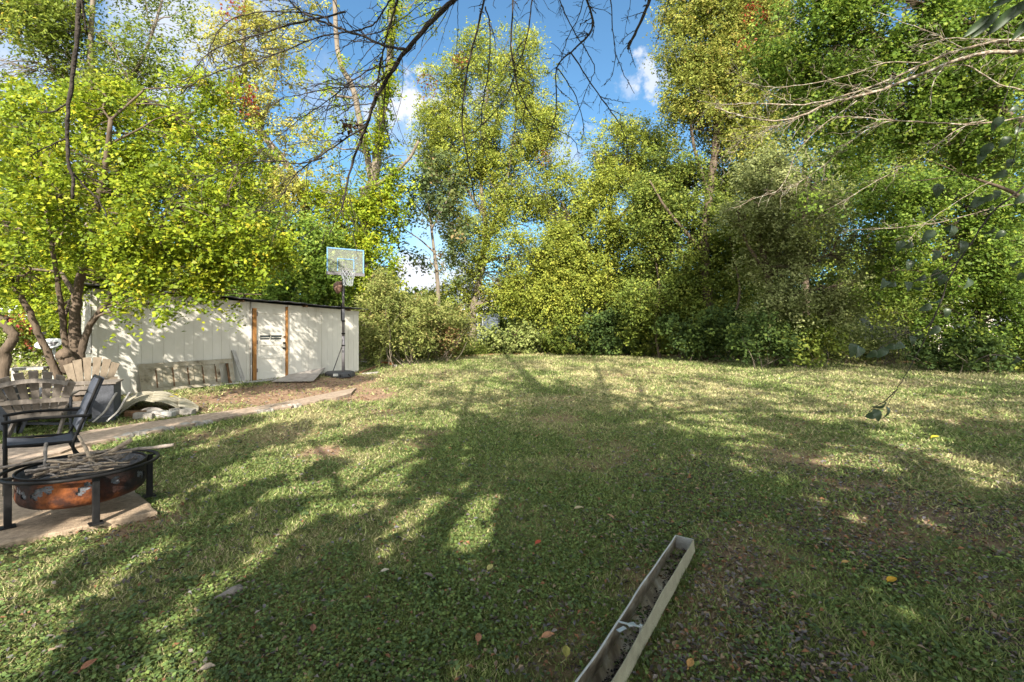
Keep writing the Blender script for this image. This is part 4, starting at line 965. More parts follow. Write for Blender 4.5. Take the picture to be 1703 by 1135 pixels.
for i, (px, py, lab) in enumerate(((291,660,'yellow leaf higher up on the middle roof sheet'),(284,667,'yellow leaf lower down on the middle roof sheet'))):
    p = P(px, py, 6.85 if i else 6.95); m_ = MB(); m_.add([(-.06, 0, 0), (0, -.035, .012), (.07, 0, 0), (0, .035, .012)], [(0, 1, 2, 3)]); o = m_.build('fallen_leaf', mat('yellow_leaf', (.5, .4, .05))); g = GZ(px, 680 if i == 0 else 684, .25); o.location = g; tag(o, lab, 'leaf', 'yellow leaves on the roof sheets')

# ================================================================== GUTTER
gA = Vector((1.185, 3.12, .0)); gB = Vector((.354, 1.86, .0)); gd = (gA-gB).normalized(); gs = Vector((gd.y, -gd.x, 0)); gl = 2.6
gut = empty('gutter', gA+Vector((0, 0, .012)), 'length of old rain gutter lying on the grass with end cap and debris inside', 'gutter')
def gp_(a, s_, z_): p = -gd*a+gs*s_; return Vector((p.x, p.y, z_))
# profile from back top (left) round to front top (right)
prof = [(-.062, .085), (-.062, .004), (-.058, .0), (.062, .0), (.068, .006), (.057, .090)]
pin = [(-.0605, .085), (-.0600, .006), (-.056, .002), (.060, .002), (.0655, .007), (.0552, .089)]
m_ = MB()
n = len(prof); K = 14
for pr2 in (prof,):
    vs = [gp_(gl*j/K, s_+.0032*math.sin(j*1.1)*(z_/.09)+.0015*math.sin(j*2.7), z_+.003*math.sin(j*.8)*(z_/.09)) for j in range(K+1) for s_, z_ in pr2]
    m_.add(vs, [(j*n+k, j*n+k+1, (j+1)*n+k+1, (j+1)*n+k) for j in range(K) for k in range(n-1)])
o = m_.build('trough', M['gutter_side'], gut)
m_ = MB(); vs = [gp_(gl*j/K, s_+.0032*math.sin(j*1.1)*(z_/.09)+.0015*math.sin(j*2.7), z_+.003*math.sin(j*.8)*(z_/.09)+.0006) for j in range(K+1) for s_, z_ in pin]
m_.add(vs, [(j*n+k, (j+1)*n+k, (j+1)*n+k+1, j*n+k+1) for j in range(K) for k in range(n-1)]); m_.build('inside', M['gutter_in'], gut)
m_ = MB(); m_.tube([gp_(gl*j/56, -.063+.0032*math.sin(j/4*1.1)+.0015*math.sin(j/4*2.7), .0865+.003*math.sin(j/4*.8)) for j in range(57)], .0045, 6); m_.build('back_edge', M['white_edge'], gut)
m_ = MB(); m_.tube([gp_(gl*j/56, .056+.0032*math.sin(j/4*1.1)+.0015*math.sin(j/4*2.7), .090+.003*math.sin(j/4*.8)) for j in range(57)], .0035, 6); m_.build('front_edge', M['gutter_side'], gut)
m_ = MB(); m_.prism([gp_(-.001, s_, z_) for s_, z_ in ((-.063, .086), (-.063, 0), (.066, 0), (.057, .088))], gp_(-.004, 0, 0)); m_.beam(gp_(.0, -.062, .088), gp_(.0, .060, .088), .006, .006); m_.build('end_cap', M['zinc'], gut)
m_ = MB(); a0 = 1.12
m_.beam(gp_(a0, -.06, .084), gp_(a0-.02, .058, .086), .012, .003); m_.box(gp_(a0+.04, -.03, .079), (.05, .022, .003), aw); m_.box(gp_(a0-.015, -.0, .083), (.04, .028, .003), .3); m_.box(gp_(a0-.02, .045, .070), (.012, .014, .05), .5); m_.build('hanger_bracket', M['zinc'], gut)
n = 2600; aa = RNG.uniform(.02, gl, n); dens = .35+.65*(np.sin(aa*5.)*.5+.5); k = RNG.random(n) < dens; aa = aa[k]; n = len(aa); sgn = RNG.normal(.02, .018, n).clip(-.045, .05)
c = np.stack([-gd.x*aa+gs.x*sgn, -gd.y*aa+gs.y*sgn, .005+RNG.random(n)*.008], -1); v = leaf_verts(c, RNG.uniform(.006, .022, n), .6, up=1, fold=.3)
pc = np.array([(.03, .024, .022), (.06, .045, .04), (.14, .12, .11), (.02, .018, .02)]); col = pc[RNG.integers(0, 4, n)]
gl_o = link('gutter_debris', polymesh('gutter_debris', v, 4, col), M['litter']); gl_o.location = gut.location; tag(gl_o, 'dark leaf crumbs lying in the bottom of the gutter', 'leaf litter', kind='stuff')

# grass pressed up along the gutter
n = 5200; aa = RNG.uniform(-.03, gl, n); sd_ = np.where(RNG.random(n) < .5, -1, 1)*(.074+RNG.gamma(1.2, .012, n)); x = gA.x-gd.x*aa+gs.x*sd_; y = gA.y-gd.y*aa+gs.y*sd_
hgt = RNG.uniform(.02, .06, n); la = RNG.uniform(0, 6.28, n); v = np.empty((n, 3, 3)); c = np.stack([x, y, gz(x, y)-.004], -1); th = RNG.uniform(0, 6.28, n); wv = np.stack([np.cos(th), np.sin(th), 0*th], -1)*.0035
v[:, 0] = c-wv; v[:, 1] = c+wv; lx, ly = np.cos(la)*hgt*.6, np.sin(la)*hgt*.6; v[:, 2] = c+np.stack([lx, ly, hgt], -1)
tag(link('gutter_grass', polymesh('gutter_grass', v.reshape(-1, 3), 3, np.array([.13, .17, .055])*RNG.uniform(.6, 1.5, (n, 1))), M['grass']), 'longer grass blades standing along the sides of the gutter', 'grass', kind='stuff')

# ================================================================== HOUSES BEYOND
def house(name, pa, pb, Z, ztop, depth, wallm, roofm, label, rise=1.2, wins=(), over=.4, hip=False):
    a_ = P(pa, 0, Z); b_ = P(pb, 0, Z); z0 = Hf(a_.x, Z); r = empty(name, (a_.x, Z, z0), label, 'house'); W_ = b_.x-a_.x; h_ = ztop-z0
    m_ = MB(); m_.box((W_/2, depth/2, h_/2-.1), (W_, depth, h_+.2)); wo = m_.build('wall', wallm, r)
    m_ = MB(); o_ = over; i_ = depth*.5 if hip else 0
    m_.add([(-o_, -o_, h_), (W_+o_, -o_, h_), (W_+o_, depth+o_, h_), (-o_, depth+o_, h_), (-o_+i_, depth/2, h_+rise), (W_+o_-i_, depth/2, h_+rise)], [(0, 1, 5, 4), (2, 3, 4, 5), (1, 2, 5), (3, 0, 4), (3, 2, 1, 0)]); m_.build('roof', roofm, r)
    m_ = MB(); m_.box((W_/2, -o_-.03, h_-.05), (W_+2*o_, .05, .16)); m_.build('fascia', M['white_roof'], r)
    for (x_, z_, w_, hh) in wins:
        m_ = MB(); m_.box((x_, -.03, z_), (w_+.16, .06, hh+.16)); f_ = m_.build('window', M['white_roof'], r); m_ = MB()
        for sx in (-1, 1):
            for sz in (-1, 1): m_.box((x_+sx*w_/4, -.064, z_+sz*hh/4), (w_/2-.05, .008, hh/2-.05))
        m_.build('pane', M['glass_dark'], f_)
    return r
house('brick_house', 845, 1010, 44, 3.0, 8, M['brick_wall'], M['grey_roof'], 'red brick house with grey roof glimpsed through the central trees', 2.4, ((2.2, 1.6, 1.4, 1.1), (5.2, 1.6, 1.4, 1.1), (8, 1.6, 1.2, 1.1)), hip=True)
house('blue_grey_house', 775, 828, 46, 4.0, 8, M['grey_wall'], M['grey_roof'], 'pale blue grey house glimpsed just right of the central trunk', 1.6, ((1.2, 2.0, .9, 1.3),))
house('cream_house', 1540, 1720, 27, 3.4, 8, M['cream_wall'], M['grey_roof'], 'cream house glimpsed through the trees behind the fence on the right', 1.8, ((2.2, 1.9, 1.2, 1.2), (4.6, 1.9, 1.2, 1.2)))
house('white_roofed_house', -90, 34, 19, 1.95, 6, M['cream_wall'], M['white_roof'], 'peach coloured house with white metal roof at the far left edge', .9, ((1.0, 1.0, .8, .7),))

# ================================================================== PICKET FENCE
fa = P(1375, 0, 20.6); fb = P(1700, 0, 17.6); fa.z = fb.z = 0; fdv = (fb-fa).normalized(); Lf = (fb-fa).length
fr = empty('picket_fence', (fa.x, fa.y, Hf(fa.x, fa.y)), 'black metal picket fence behind the shrubs on the right', 'fence')
npk = int(Lf/.11); m_ = MB()
for i in range(npk): p = fdv*(.11*i); m_.box((p.x, p.y, .72), (.02, .02, 1.44))
o = m_.build('pickets', M['fence'], fr); o['kind'] = 'stuff'
m_ = MB(); 
for z_ in (.2, 1.2, 1.36): m_.beam(Vector((0, 0, z_)), fdv*Lf+Vector((0, 0, z_)), .03, .03)
m_.build('rail', M['fence'], fr)
for i in range(5): m_ = MB(); p = fdv*(Lf*i/4); m_.box((p.x, p.y, .8), (.06, .06, 1.6)); m_.build('post', M['fence'], fr)

# ================================================================== TREES
# near left tree with several stems, bright yellow green
tree('multi_stem_tree', 'bright yellow green multi stemmed tree spreading over the left end of the shed', 'tree',
  [([(128,612,8.4),(127,580,8.4),(124,540,8.4),(130,480,8.4),(150,400,8.3),(170,300,8.2),(185,200,8.1)], .125, .035),
   ([(122,612,8.4),(112,585,8.35),(106,545,8.3),(98,480,8.2),(85,400,8.1),(70,300,8.0)], .07, .025),
   ([(102,640,8.2),(86,600,8.1),(66,560,8.0),(50,520,7.9),(20,470,7.8),(-10,420,7.7)], .065, .04),
   ([(132,605,8.4),(142,560,8.35),(165,520,8.3),(230,440,8.2),(300,380,8.2),(380,340,8.3)], .07, .02),
   ([(122,622,8.3),(112,600,8.2),(105,588,8.15)], .13, .125)],
  [(50,230,90,70,9.2),(150,190,80,60,8.4),(240,200,70,50,10.3),(320,230,70,60,11.3),(320,230,60,50,8.6,.35),(80,330,90,60,9.6),(190,290,100,60,8.6,.7),(190,290,100,60,10.5,.7),(290,310,90,60,10.8),(290,310,80,50,8.0,.35),(385,290,60,50,11.6),(370,270,50,40,8.6,.25),
   (40,420,80,50,10.4),(120,400,80,50,10.2),(165,400,50,40,8.0,.8),(250,400,100,55,7.6),(350,385,90,55,8.0,.8),(430,370,55,45,9.6),(450,420,45,30,8.8),(160,470,70,30,9.6),(290,465,90,40,7.8),(375,460,70,40,8.1),(60,480,70,30,10.2),
   (400,500,36,24,8.2,.5),(50,330,80,80,7.2,.4),(150,300,70,70,7.3,.15),(30,450,50,50,7.1,.3),(30,200,60,60,7.4,.4),(250,505,60,20,7.7,.6),(110,510,60,20,10,.8),(215,520,20,24,7.5,.7),(340,150,60,40,8.6,.5),(420,240,40,40,8.8,.5),(430,500,20,12,8.2,.5)],
  .074, 2.1, 'bright', r0=.19, cs=.2, gap=.5, up=.35, aspect=.72, twig=.3, dep=.5)
# crooked tree at left edge
tree('crooked_tree', 'crooked brown barked small tree at the far left edge behind the bench', 'tree',
  [([(8,628,7.6),(6,600,7.6),(16,575,7.6),(22,560,7.6),(10,540,7.6),(-6,525,7.6),(-30,500,7.6),(-60,440,7.6)], .085, .05), ([(12,552,7.6),(8,535,7.6),(10,528,7.6)], .05, .04)],
  [(-60,420,60,50,7.6),(-20,470,40,30,7.6,.6)], .09, 2.0, 'bright', bark='bark', cs=.2)
tree('tall_left_tree', 'tall olive green tree with fine drooping leaves filling the top left corner', 'tree',
  [([(150,600,14.5),(148,480,14.5),(152,300,14.5),(158,180,14.3),(150,80,14),(160,-60,14)], .2, .05), ([(155,260,14.3),(190,170,14),(240,90,14),(270,0,14)], .09, .03), ([(150,220,14.3),(90,120,14),(40,20,14)], .08, .03)],
  [(40,40,80,60,13.5),(130,30,80,50,14),(200,90,70,50,13.8),(250,40,50,50,14),(265,110,40,24,14,.8),(20,130,60,50,13.5),(100,120,70,50,13.8),(180,150,60,40,14),(20,220,50,50,13.5),(-30,60,50,90,13),(-20,-40,80,50,13.5),(80,-50,90,40,14),(200,-40,80,45,14),(60,300,80,50,14.5),(300,20,16,30,14,.3)],
  .12, 2.6, 'olive', cs=.34, gap=.5, up=.2, aspect=.42, droop=.6, bark='bark_pale', twig=.3)
# woods behind, left to right
tree('leaning_tree', 'sparse pale yellow tree with a leaning trunk behind the shed', 'tree',
  [([(522,600,20),(520,460,20),(514,375,20),(492,300,20),(462,255,20),(430,215,20),(412,160,20),(405,60,20),(410,-60,20)], .24, .07), ([(492,300,20),(470,290,20),(440,230,20)], .1, .04), ([(430,215,20),(455,150,20),(470,60,20)], .09, .03)],
  [(400,50,44,50,19.5,.42),(455,90,60,45,20,.45),(385,110,40,40,20,.5),(400,180,50,45,20,.75),(450,180,60,45,20,.6),(350,130,40,40,20,.55),(500,240,60,35,20,.45),(340,40,30,40,20,.2),(480,20,60,40,20,.25),(540,320,50,35,20,.5),(430,250,60,30,20,.6),(480,330,50,40,19.5,.9),(440,320,40,40,19.5,.9)],
  .13, 2.3, 'pale', cs=.34, gap=.5, bark='bark_pale', m='leaf_far', red=[(402,150,16,20,(.30,.05,.04)),(385,15,14,20,(.34,.07,.05)),(410,185,14,20,(.30,.06,.05))])
tree('vine_covered_tree', 'tall forked tree wrapped in yellow green vines behind the basketball hoop', 'tree',
  [([(605,600,18.5),(606,480,18.5),(604,400,18.5),(612,340,18.5),(626,270,18.5),(634,200,18.5),(646,120,18.5),(652,40,18.5),(655,-60,18.5)], .30, .11), ([(618,300,18.5),(604,230,18.5),(588,150,18.5),(566,105,18.5),(558,40,18.5),(556,-60,18.5)], .14, .08),
   ([(608,330,18.5),(600,315,18.5),(620,310,18.5),(650,292,18.3),(682,262,18.1),(696,235,18)], .1, .05)],
  [(604,440,30,50,18.1,1.0),(606,370,26,45,18.1,.9),(612,310,20,35,18.1,.6),(638,190,10,50,18.0,.8),(648,110,9,50,18.0,.8),(654,30,9,50,18.0,.7),(598,210,8,40,18.0,.4),(628,250,14,30,18.0,.8),(560,400,50,50,19,.9),(560,330,50,35,19,.6),(640,360,45,50,18.7,.8),(650,310,35,30,18.5,.6),(590,480,40,50,18.4,1.0),(640,450,24,50,18,1.),(560,240,60,40,18.8,.25),(660,260,40,34,18.8,.3),(600,150,60,40,18.9,.10),(690,20,36,30,18.8,.2),(520,160,50,50,19,.12)],
  .12, 2.8, 'bright', cs=.28, gap=.46, bark='bark_pale', m='leaf_far')
tree('dark_oak', 'thin open crowned tree with dull dark leaves against the sky between hoop and central tree', 'tree',
  [([(732,600,22),(728,470,22),(722,420,22),(716,370,22),(706,300,22)], .12, .04), ([(722,420,22),(700,400,22),(670,380,22)], .05, .02), ([(718,380,22),(745,330,22),(755,290,22)], .05, .02), ([(716,370,22),(690,340,22),(660,310,22)], .05, .02)],
  [(690,320,50,40,22,.75),(745,360,45,45,22,.7),(670,385,36,34,22,.7),(735,290,40,35,22,.5),(735,440,45,26,22,.6),(690,440,40,20,22,.45),(640,350,30,30,22,.6)],
  .19, 2.0, 'oak', cs=.36, gap=.52, bark='bark_pale', m='leaf_far')
tree('tall_central_tree', 'tallest tree in the centre, airy yellow green crown rising into blue sky', 'tree',
  [([(792,592,25),(786,540,25),(790,500,25),(802,440,25),(806,380,25),(800,300,25),(806,200,25),(815,110,25)], .26, .05), ([(803,420,25),(830,350,25),(850,260,25),(860,160,25),(850,70,25)], .12, .03), ([(806,360,25),(770,300,25),(750,220,25),(745,140,25)], .1, .03)],
  [(790,75,34,28,25,.6),(850,90,50,40,25,.75),(750,120,50,32,25,.7),(810,150,75,45,25,.9),(890,150,40,45,25,.7),(735,200,48,45,25,.9),(860,220,75,50,25,.95),(780,260,70,55,25,.95),(905,230,30,40,25,.6),(730,290,40,45,25,.7),(870,300,65,50,25,.95),(800,350,70,50,25,.9),(890,370,55,45,25,.8),(770,420,50,45,25,.75),(850,430,70,50,25,.9),(800,490,60,40,25,.7),(870,490,60,35,25,.8),(905,430,40,40,25,.6),(705,240,24,30,25,.6),(930,180,20,30,25,.3),(915,330,40,45,25,.8),(720,360,40,40,25,.5),(900,490,50,40,25),(760,500,50,45,25,.7)],
  .12, 2.5, 'yellow', cs=.40, gap=.5, bark='bark_pale', m='leaf_far', red=[(708,145,14,25,(.30,.09,.05)),(765,100,9,25,(.30,.10,.05)),(905,262,10,25,(.34,.16,.05))])
tree('round_yellow_green_tree', 'full yellow green tree right of the tall central tree', 'tree',
  [([(1003,600,24),(1004,520,24),(1010,420,24),(1016,330,24),(1022,250,24)], .22, .05), ([(1008,440,24),(960,380,24),(930,330,24)], .1, .03), ([(1012,380,24),(1060,330,24),(1090,290,24)], .1, .03)],
  [(1020,230,42,34,24),(975,275,45,40,24),(1060,250,50,44,24),(1010,300,60,45,24),(945,345,45,45,24),(1080,320,55,50,24),(1010,370,65,50,24),(940,420,45,45,24),(1070,400,60,50,24),(980,460,65,50,24),(1050,480,65,45,24),(930,500,45,45,24,.8),(1110,450,50,50,24),(1100,260,40,40,24,.8),(925,400,40,50,24,.8)],
  .12, 2.7, 'yellow', cs=.40, gap=.47, m='leaf_far', bark='bark')
tree('orange_tinged_tree', 'very tall tree with orange tinged drooping leaves at its top right of the sky gap', 'tree',
  [([(1180,602,20.5),(1178,500,20.5),(1172,400,20.5),(1185,280,20.5),(1200,150,20.5),(1215,0,20.5),(1220,-80,20.5)], .28, .08), ([(1180,330,20.5),(1150,220,20.5),(1150,100,20.5)], .1, .03), ([(1178,430,20.5),(1110,350,20),(1080,300,20)], .1, .03)],
  [(1150,20,48,45,20.5),(1215,20,60,55,20.5),(1130,80,36,40,20.5,.9),(1190,100,60,50,20.5),(1250,70,50,55,20.5),(1150,150,46,40,20.5),(1230,160,60,50,20.5),(1165,205,50,40,20.5),(1125,190,30,26,20.5,.7),(1160,-50,70,40,20.5),(1250,-50,70,40,20.5),(1230,240,65,50,20.5),(1270,150,50,60,20.5,.9),(1290,60,45,60,20.5,.8),(1280,-30,50,50,20.5)],
  .115, 2.8, 'orange', cs=.38, gap=.46, up=.1, droop=.6, m='leaf_far', red=[(1255,25,14,20.5,(.34,.07,.04)),(1245,70,12,20.5,(.36,.12,.06))])
tree('broad_green_tree', 'broad green tree in the middle of the right wood with a mottled crown', 'tree',
  [([(1135,602,21.5),(1138,500,21.5),(1150,400,21.5),(1160,320,21.5)], .22, .06), ([(1145,440,21.5),(1100,380,21.3),(1080,330,21)], .1, .03), ([(1150,400,21.5),(1200,330,21.3),(1230,300,21)], .1, .03)],
  [(1120,270,50,40,21.3),(1105,320,45,45,21.6,.9),(1090,350,50,50,21),(1170,290,55,50,21.3),(1150,360,65,50,21),(1230,320,60,50,21.3),(1210,400,65,50,21),(1130,440,65,50,21),(1200,470,65,45,21),(1090,500,50,40,21),(1150,530,60,40,21)],
  .115, 2.8, 'mid', cs=.38, gap=.47, m='leaf_far')
tree('grey_leaved_tree', 'dull grey green tree with sagging lower boughs in front of the dark gap', 'tree',
  [([(1300,604,17.5),(1290,520,17.5),(1275,450,17.5),(1262,380,17.5),(1280,280,17.5)], .2, .06), ([(1280,460,17.5),(1240,400,17.3),(1225,340,17.2)], .09, .03), ([(1272,420,17.5),(1330,350,17.3),(1360,300,17)], .1, .03)],
  [(1280,290,60,45,17.3),(1350,300,60,45,17.2),(1250,360,50,45,17.3,.8),(1330,370,70,45,17.2),(1400,350,50,45,17),(1290,430,60,40,17.2,.8),(1370,430,70,45,17),(1440,420,50,45,17),(1400,480,60,35,16.8),(1330,490,60,30,16.8,.9),(1290,520,50,26,16.8,.8),(1370,530,50,24,16.6,.8)],
  .105, 2.6, 'grey', cs=.34, gap=.5, up=.6, droop=.3)
tree('right_hand_tree', 'near leafy green tree covering the top right corner above the bare branches', 'tree',
  [([(1800,690,10.5),(1795,560,10.5),(1790,400,10.5),(1780,250,10.4),(1760,100,10.3),(1740,-60,10.2)], .24, .09), ([(1785,300,10.4),(1690,200,10.3),(1600,160,10.5),(1500,130,10.8)], .1, .03), ([(1775,180,10.4),(1650,60,10.4),(1500,0,10.8),(1380,-20,11)], .09, .03), ([(1790,420,10.4),(1700,330,10.4),(1600,290,10.6)], .08, .02)],
  [(1310,40,60,45,11.2,.9),(1390,30,70,50,11),(1480,40,80,55,10.8),(1580,40,80,55,10.6),(1680,40,60,60,10.4),(1330,110,50,40,11.3,.8),(1410,110,65,45,11),(1500,130,75,45,10.8),(1600,130,70,50,10.6),(1690,150,50,60,10.4),(1390,180,60,38,11,.8),(1470,210,65,38,10.9,.8),(1560,215,70,42,10.7,.8),(1650,240,60,50,10.5,.9),(1340,170,40,30,11.3,.6),(1420,-40,90,40,11),(1580,-40,100,40,10.7),(1370,330,40,24,11,.45),(1400,270,45,24,11,.5),(1270,100,24,40,11.5,.5)],
  .085, 2.6, 'green', cs=.26, gap=.5, up=.5, aspect=.72)
tree('sunlit_right_tree', 'yellow green sunlit tree low on the right behind the hanging leafy twig', 'tree',
  [([(1640,612,15.5),(1632,540,15.5),(1640,460,15.5),(1620,380,15.4),(1600,300,15.3)], .16, .05), ([(1636,500,15.5),(1570,430,15.3),(1520,400,15)], .07, .03)],
  [(1480,320,60,36,15.3,.8),(1560,330,65,45,15.2),(1650,340,60,50,15),(1700,390,50,60,15),(1500,390,55,40,15.3,.85),(1590,410,65,45,15.2),(1670,450,60,45,15),(1550,470,55,36,15.4,.8),(1480,460,50,36,15.6,.8),(1620,500,50,34,15.4,.8),(1570,535,46,30,15.6,.8),(1620,550,40,24,15.2,.7),(1700,520,45,50,14.8),(1730,300,40,60,15)],
  .105, 2.7, 'green', cs=.3, gap=.5)
tree('behind_shed_tree', 'dense rounded yellow green tree just behind the shed roof', 'tree',
  [([(470,600,17.2),(472,520,17.2),(478,450,17.2),(480,400,17.2)], .16, .05)],
  [(430,400,50,40,17.2),(490,390,45,40,17.2),(450,450,55,40,17),(520,430,45,40,17.2),(400,460,50,40,17),(480,490,60,30,16.8),(545,470,36,45,17.2),(420,500,55,30,16.8),(550,420,30,40,17.4),(380,420,50,45,17),(360,360,50,40,17.2,.8)],
  .12, 2.9, 'green', cs=.34, gap=.42)
# farther trees that close the view
for i, (lbs, pal, lab) in enumerate((
    ([(880,520,60,40,38),(950,470,60,60,38),(1030,520,80,60,38),(1120,500,70,60,38)], 'mid', 'distant green tree seen low behind the round yellow green tree'),
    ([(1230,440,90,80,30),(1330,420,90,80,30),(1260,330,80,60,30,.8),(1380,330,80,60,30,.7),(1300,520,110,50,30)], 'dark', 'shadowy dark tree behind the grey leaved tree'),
    ([(1300,200,90,90,26,.9),(1420,260,90,80,26,.9),(1540,240,90,80,26,.8),(1660,260,90,90,26,.8),(1400,120,90,70,26,.8),(1560,120,90,70,26,.8),(1680,110,80,80,26,.8),(1360,380,90,70,26)], 'mid', 'tall background tree filling the gaps behind the right hand tree'),
    ([(1480,480,90,60,27),(1600,420,90,90,27,.8),(1520,370,80,50,27,.6),(1690,430,70,90,27),(1600,300,90,50,27,.5)], 'mid', 'background tree on the right behind the cream house'),
    ([(60,480,90,50,26),(180,420,90,80,28),(300,430,90,70,28),(380,380,60,50,28),(30,380,80,60,26)], 'mid', 'background tree far left behind the shed and dish'),
    ([(660,560,60,30,34),(720,550,60,26,34),(600,530,50,40,34)], 'mid', 'low distant tree just above the thicket left of centre'))):
    tree('background_tree', lab, 'tree', [([(lbs[0][0]+40, 600, lbs[0][4]), (lbs[0][0]+45, lbs[0][1], lbs[0][4]), (lbs[1][0], lbs[1][1]-20, lbs[1][4])], .2, .06)], lbs, .17, 2.2, pal, cs=.5, gap=.42, m='leaf_far', twig=.06, group='background trees')

def shrub(name, label, px, py, rx, ry, Z, size, pal, den=2.8, extra=(), red=None, gap=.36, up=.5, aspect=.6, stems=6, group='shrubs along the edge of the lawn'):
    lobes = [(px, py, rx, ry, Z)]+[(px+a, py+b, c, d, Z+e) for a, b, c, d, e in extra]
    b = P(px, 0, Z); b.z = Hf(b.x, b.y); r = empty(name, b, label, 'shrub', group)
    foliage('foliage', lobes, size, den, pal, r, cs=.26, gap=gap, up=up, aspect=aspect, m='leaf_far', red=red)
    m_ = MB()
    for i in range(stems):
        a_ = Vector((random.gauss(0, .3), random.gauss(0, .2), -.05)); t_ = Vector((random.gauss(0, rx/F*Z*.8), random.gauss(0, .4), (ry*1.6)/F*Z*random.uniform(.6, 1.1)))
        m_.tube(spline(wob(a_, t_, 4, .05), 3), [.014-.0009*j for j in range(13)], 5)
    m_.build('stems', M['bark_pale'], r, smooth=True)
S = shrub
S('thicket_shrub', 'tall pale green thicket shrub touching the right end of the shed', 628, 520, 36, 62, 16.6, .12, 'thicket', extra=((-12, 40, 30, 45, -.2), (10, -30, 24, 40, .3)), stems=16, aspect=.36, up=.1)
S('thicket_shrub', 'wide pale thicket shrub second from the shed', 680, 540, 44, 50, 17.6, .12, 'thicket', extra=((20, -20, 36, 30, .5),), stems=12, aspect=.36, up=.1)
S('thicket_shrub', 'brownish thicket shrub with bare upright stems left of the central trunk', 738, 545, 42, 48, 19.6, .13, 'thicket', extra=((14, 10, 36, 36, .6),), red=[(728,565,20,20,(.36,.26,.12)),(750,570,16,20,(.34,.2,.1))], stems=14, aspect=.4, up=.1)
S('edge_shrub', 'pale green leafy shrub at the foot of the central trunk', 815, 568, 34, 22, 25, .16, 'paleshrub')
S('edge_shrub', 'light green rounded shrub in the middle of the far lawn edge', 880, 560, 40, 30, 24.8, .16, 'paleshrub')
S('edge_shrub', 'green shrub below the round yellow green tree', 945, 552, 46, 40, 24, .16, 'mid')
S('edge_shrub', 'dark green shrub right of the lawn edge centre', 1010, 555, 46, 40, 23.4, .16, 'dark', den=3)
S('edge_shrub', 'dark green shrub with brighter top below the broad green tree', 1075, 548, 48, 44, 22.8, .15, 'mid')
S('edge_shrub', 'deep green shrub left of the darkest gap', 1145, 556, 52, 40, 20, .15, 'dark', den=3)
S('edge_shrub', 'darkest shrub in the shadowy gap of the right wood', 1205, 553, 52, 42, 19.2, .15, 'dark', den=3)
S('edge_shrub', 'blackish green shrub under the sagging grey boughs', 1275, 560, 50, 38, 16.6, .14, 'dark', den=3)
S('edge_shrub', 'mixed green shrub right of the sagging grey boughs', 1345, 562, 50, 36, 16.8, .14, 'mid')
S('edge_shrub', 'pale twiggy shrub in front of the picket fence start', 1415, 572, 34, 28, 18.4, .12, 'paleshrub', den=1.6, gap=.5, stems=14)
S('edge_shrub', 'thin pale shrub in front of the picket fence middle', 1480, 575, 36, 26, 17.8, .12, 'paleshrub', den=1.4, gap=.5, stems=14)
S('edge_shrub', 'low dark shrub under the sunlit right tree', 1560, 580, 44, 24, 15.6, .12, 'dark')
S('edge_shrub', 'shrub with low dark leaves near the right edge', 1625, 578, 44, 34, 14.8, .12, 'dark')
S('edge_shrub', 'leafy shrub cut by the right edge of the view', 1690, 575, 44, 36, 15.3, .12, 'mid')
S('garden_shrub', 'green shrub with red leaves left of the satellite dish', 36, 565, 34, 40, 12.5, .11, 'mid', red=[(34,535,16,12.5,(.45,.10,.08)),(52,575,9,12.5,(.45,.12,.08))], group='shrubs behind the satellite dish')
S('garden_shrub', 'yellow green shrub right behind the satellite dish', 90, 560, 40, 46, 13.2, .11, 'bright', group='shrubs behind the satellite dish')
S('garden_shrub', 'tall dark green shrub between the tree stems', 70, 525, 50, 40, 14.5, .12, 'mid', group='shrubs behind the satellite dish')
for (px, Z, top, lean, lab, lb) in ((1098,21.4,400,-14,'thin dark trunk left of the dark gap in the right wood',[(1085,400,30,30,21.4,.5)]),(1232,19.8,380,-22,'thin leaning trunk in the middle of the dark gap',[(1210,380,36,30,19.8,.5),(1240,420,24,26,19.8,.4)])):
    tree('sapling', lab, 'tree', [([(px,604,Z),(px+lean*.6,540,Z),(px+lean*.1,480,Z),(px+lean,top,Z)], .08, .03)], lb, .12, 2.4, 'mid', cs=.3, m='leaf_far', group='slim trunks in the wood')
# lawn-edge undergrowth & distant woods
foliage_parent = bpy.data.objects.new('undergrowth', None); COL.objects.link(foliage_parent)
n = 60000; px_ = RNG.uniform(-7, 26, n); yy = np.interp(px_, [-7, -5, 0, 6, 14, 22, 26], [18.5, 19.5, 25.6, 24.2, 20.4, 17, 16])+RNG.gamma(1.6, .55, n)
hh = RNG.random(n)**1.5*(.45+.9*fbm(np.stack([px_, yy], -1), .6, 2)); c = np.stack([px_, yy, H(px_, yy)+.02+hh*np.clip((yy-np.interp(px_, [-7, -5, 0, 6, 14, 22, 26], [18.5, 19.5, 25.6, 24.2, 20.4, 17, 16])), 0, 1)], -1)
v = leaf_verts(c, RNG.uniform(.08, .15, n), .5, .4); o = link('undergrowth', polymesh('undergrowth', v, 4, np.clip(pick('mid', n), 0, 1)), M['leaf_far'])
bpy.data.objects.remove(foliage_parent); o.name = 'undergrowth'; tag(o, 'low weeds and undergrowth along the foot of the wood', 'undergrowth', kind='stuff')
n = 60000; a_ = RNG.uniform(-R(72), R(72), n); rr = RNG.uniform(50, 62, n); c = np.stack([rr*np.sin(a_), rr*np.cos(a_), .4+RNG.random(n)**1.2*(7.0+2.2*np.sin(a_*9)+1.2*np.sin(a_*23))], -1)
v = leaf_verts(c, RNG.uniform(.5, .95, n), .6, .4); o = link('far_woods', polymesh('far_woods', v, 4, np.clip(pick('mid', n), 0, 1)), M['leaf_far']); tag(o, 'band of distant woods beyond the neighbouring houses', 'woods', kind='stuff')

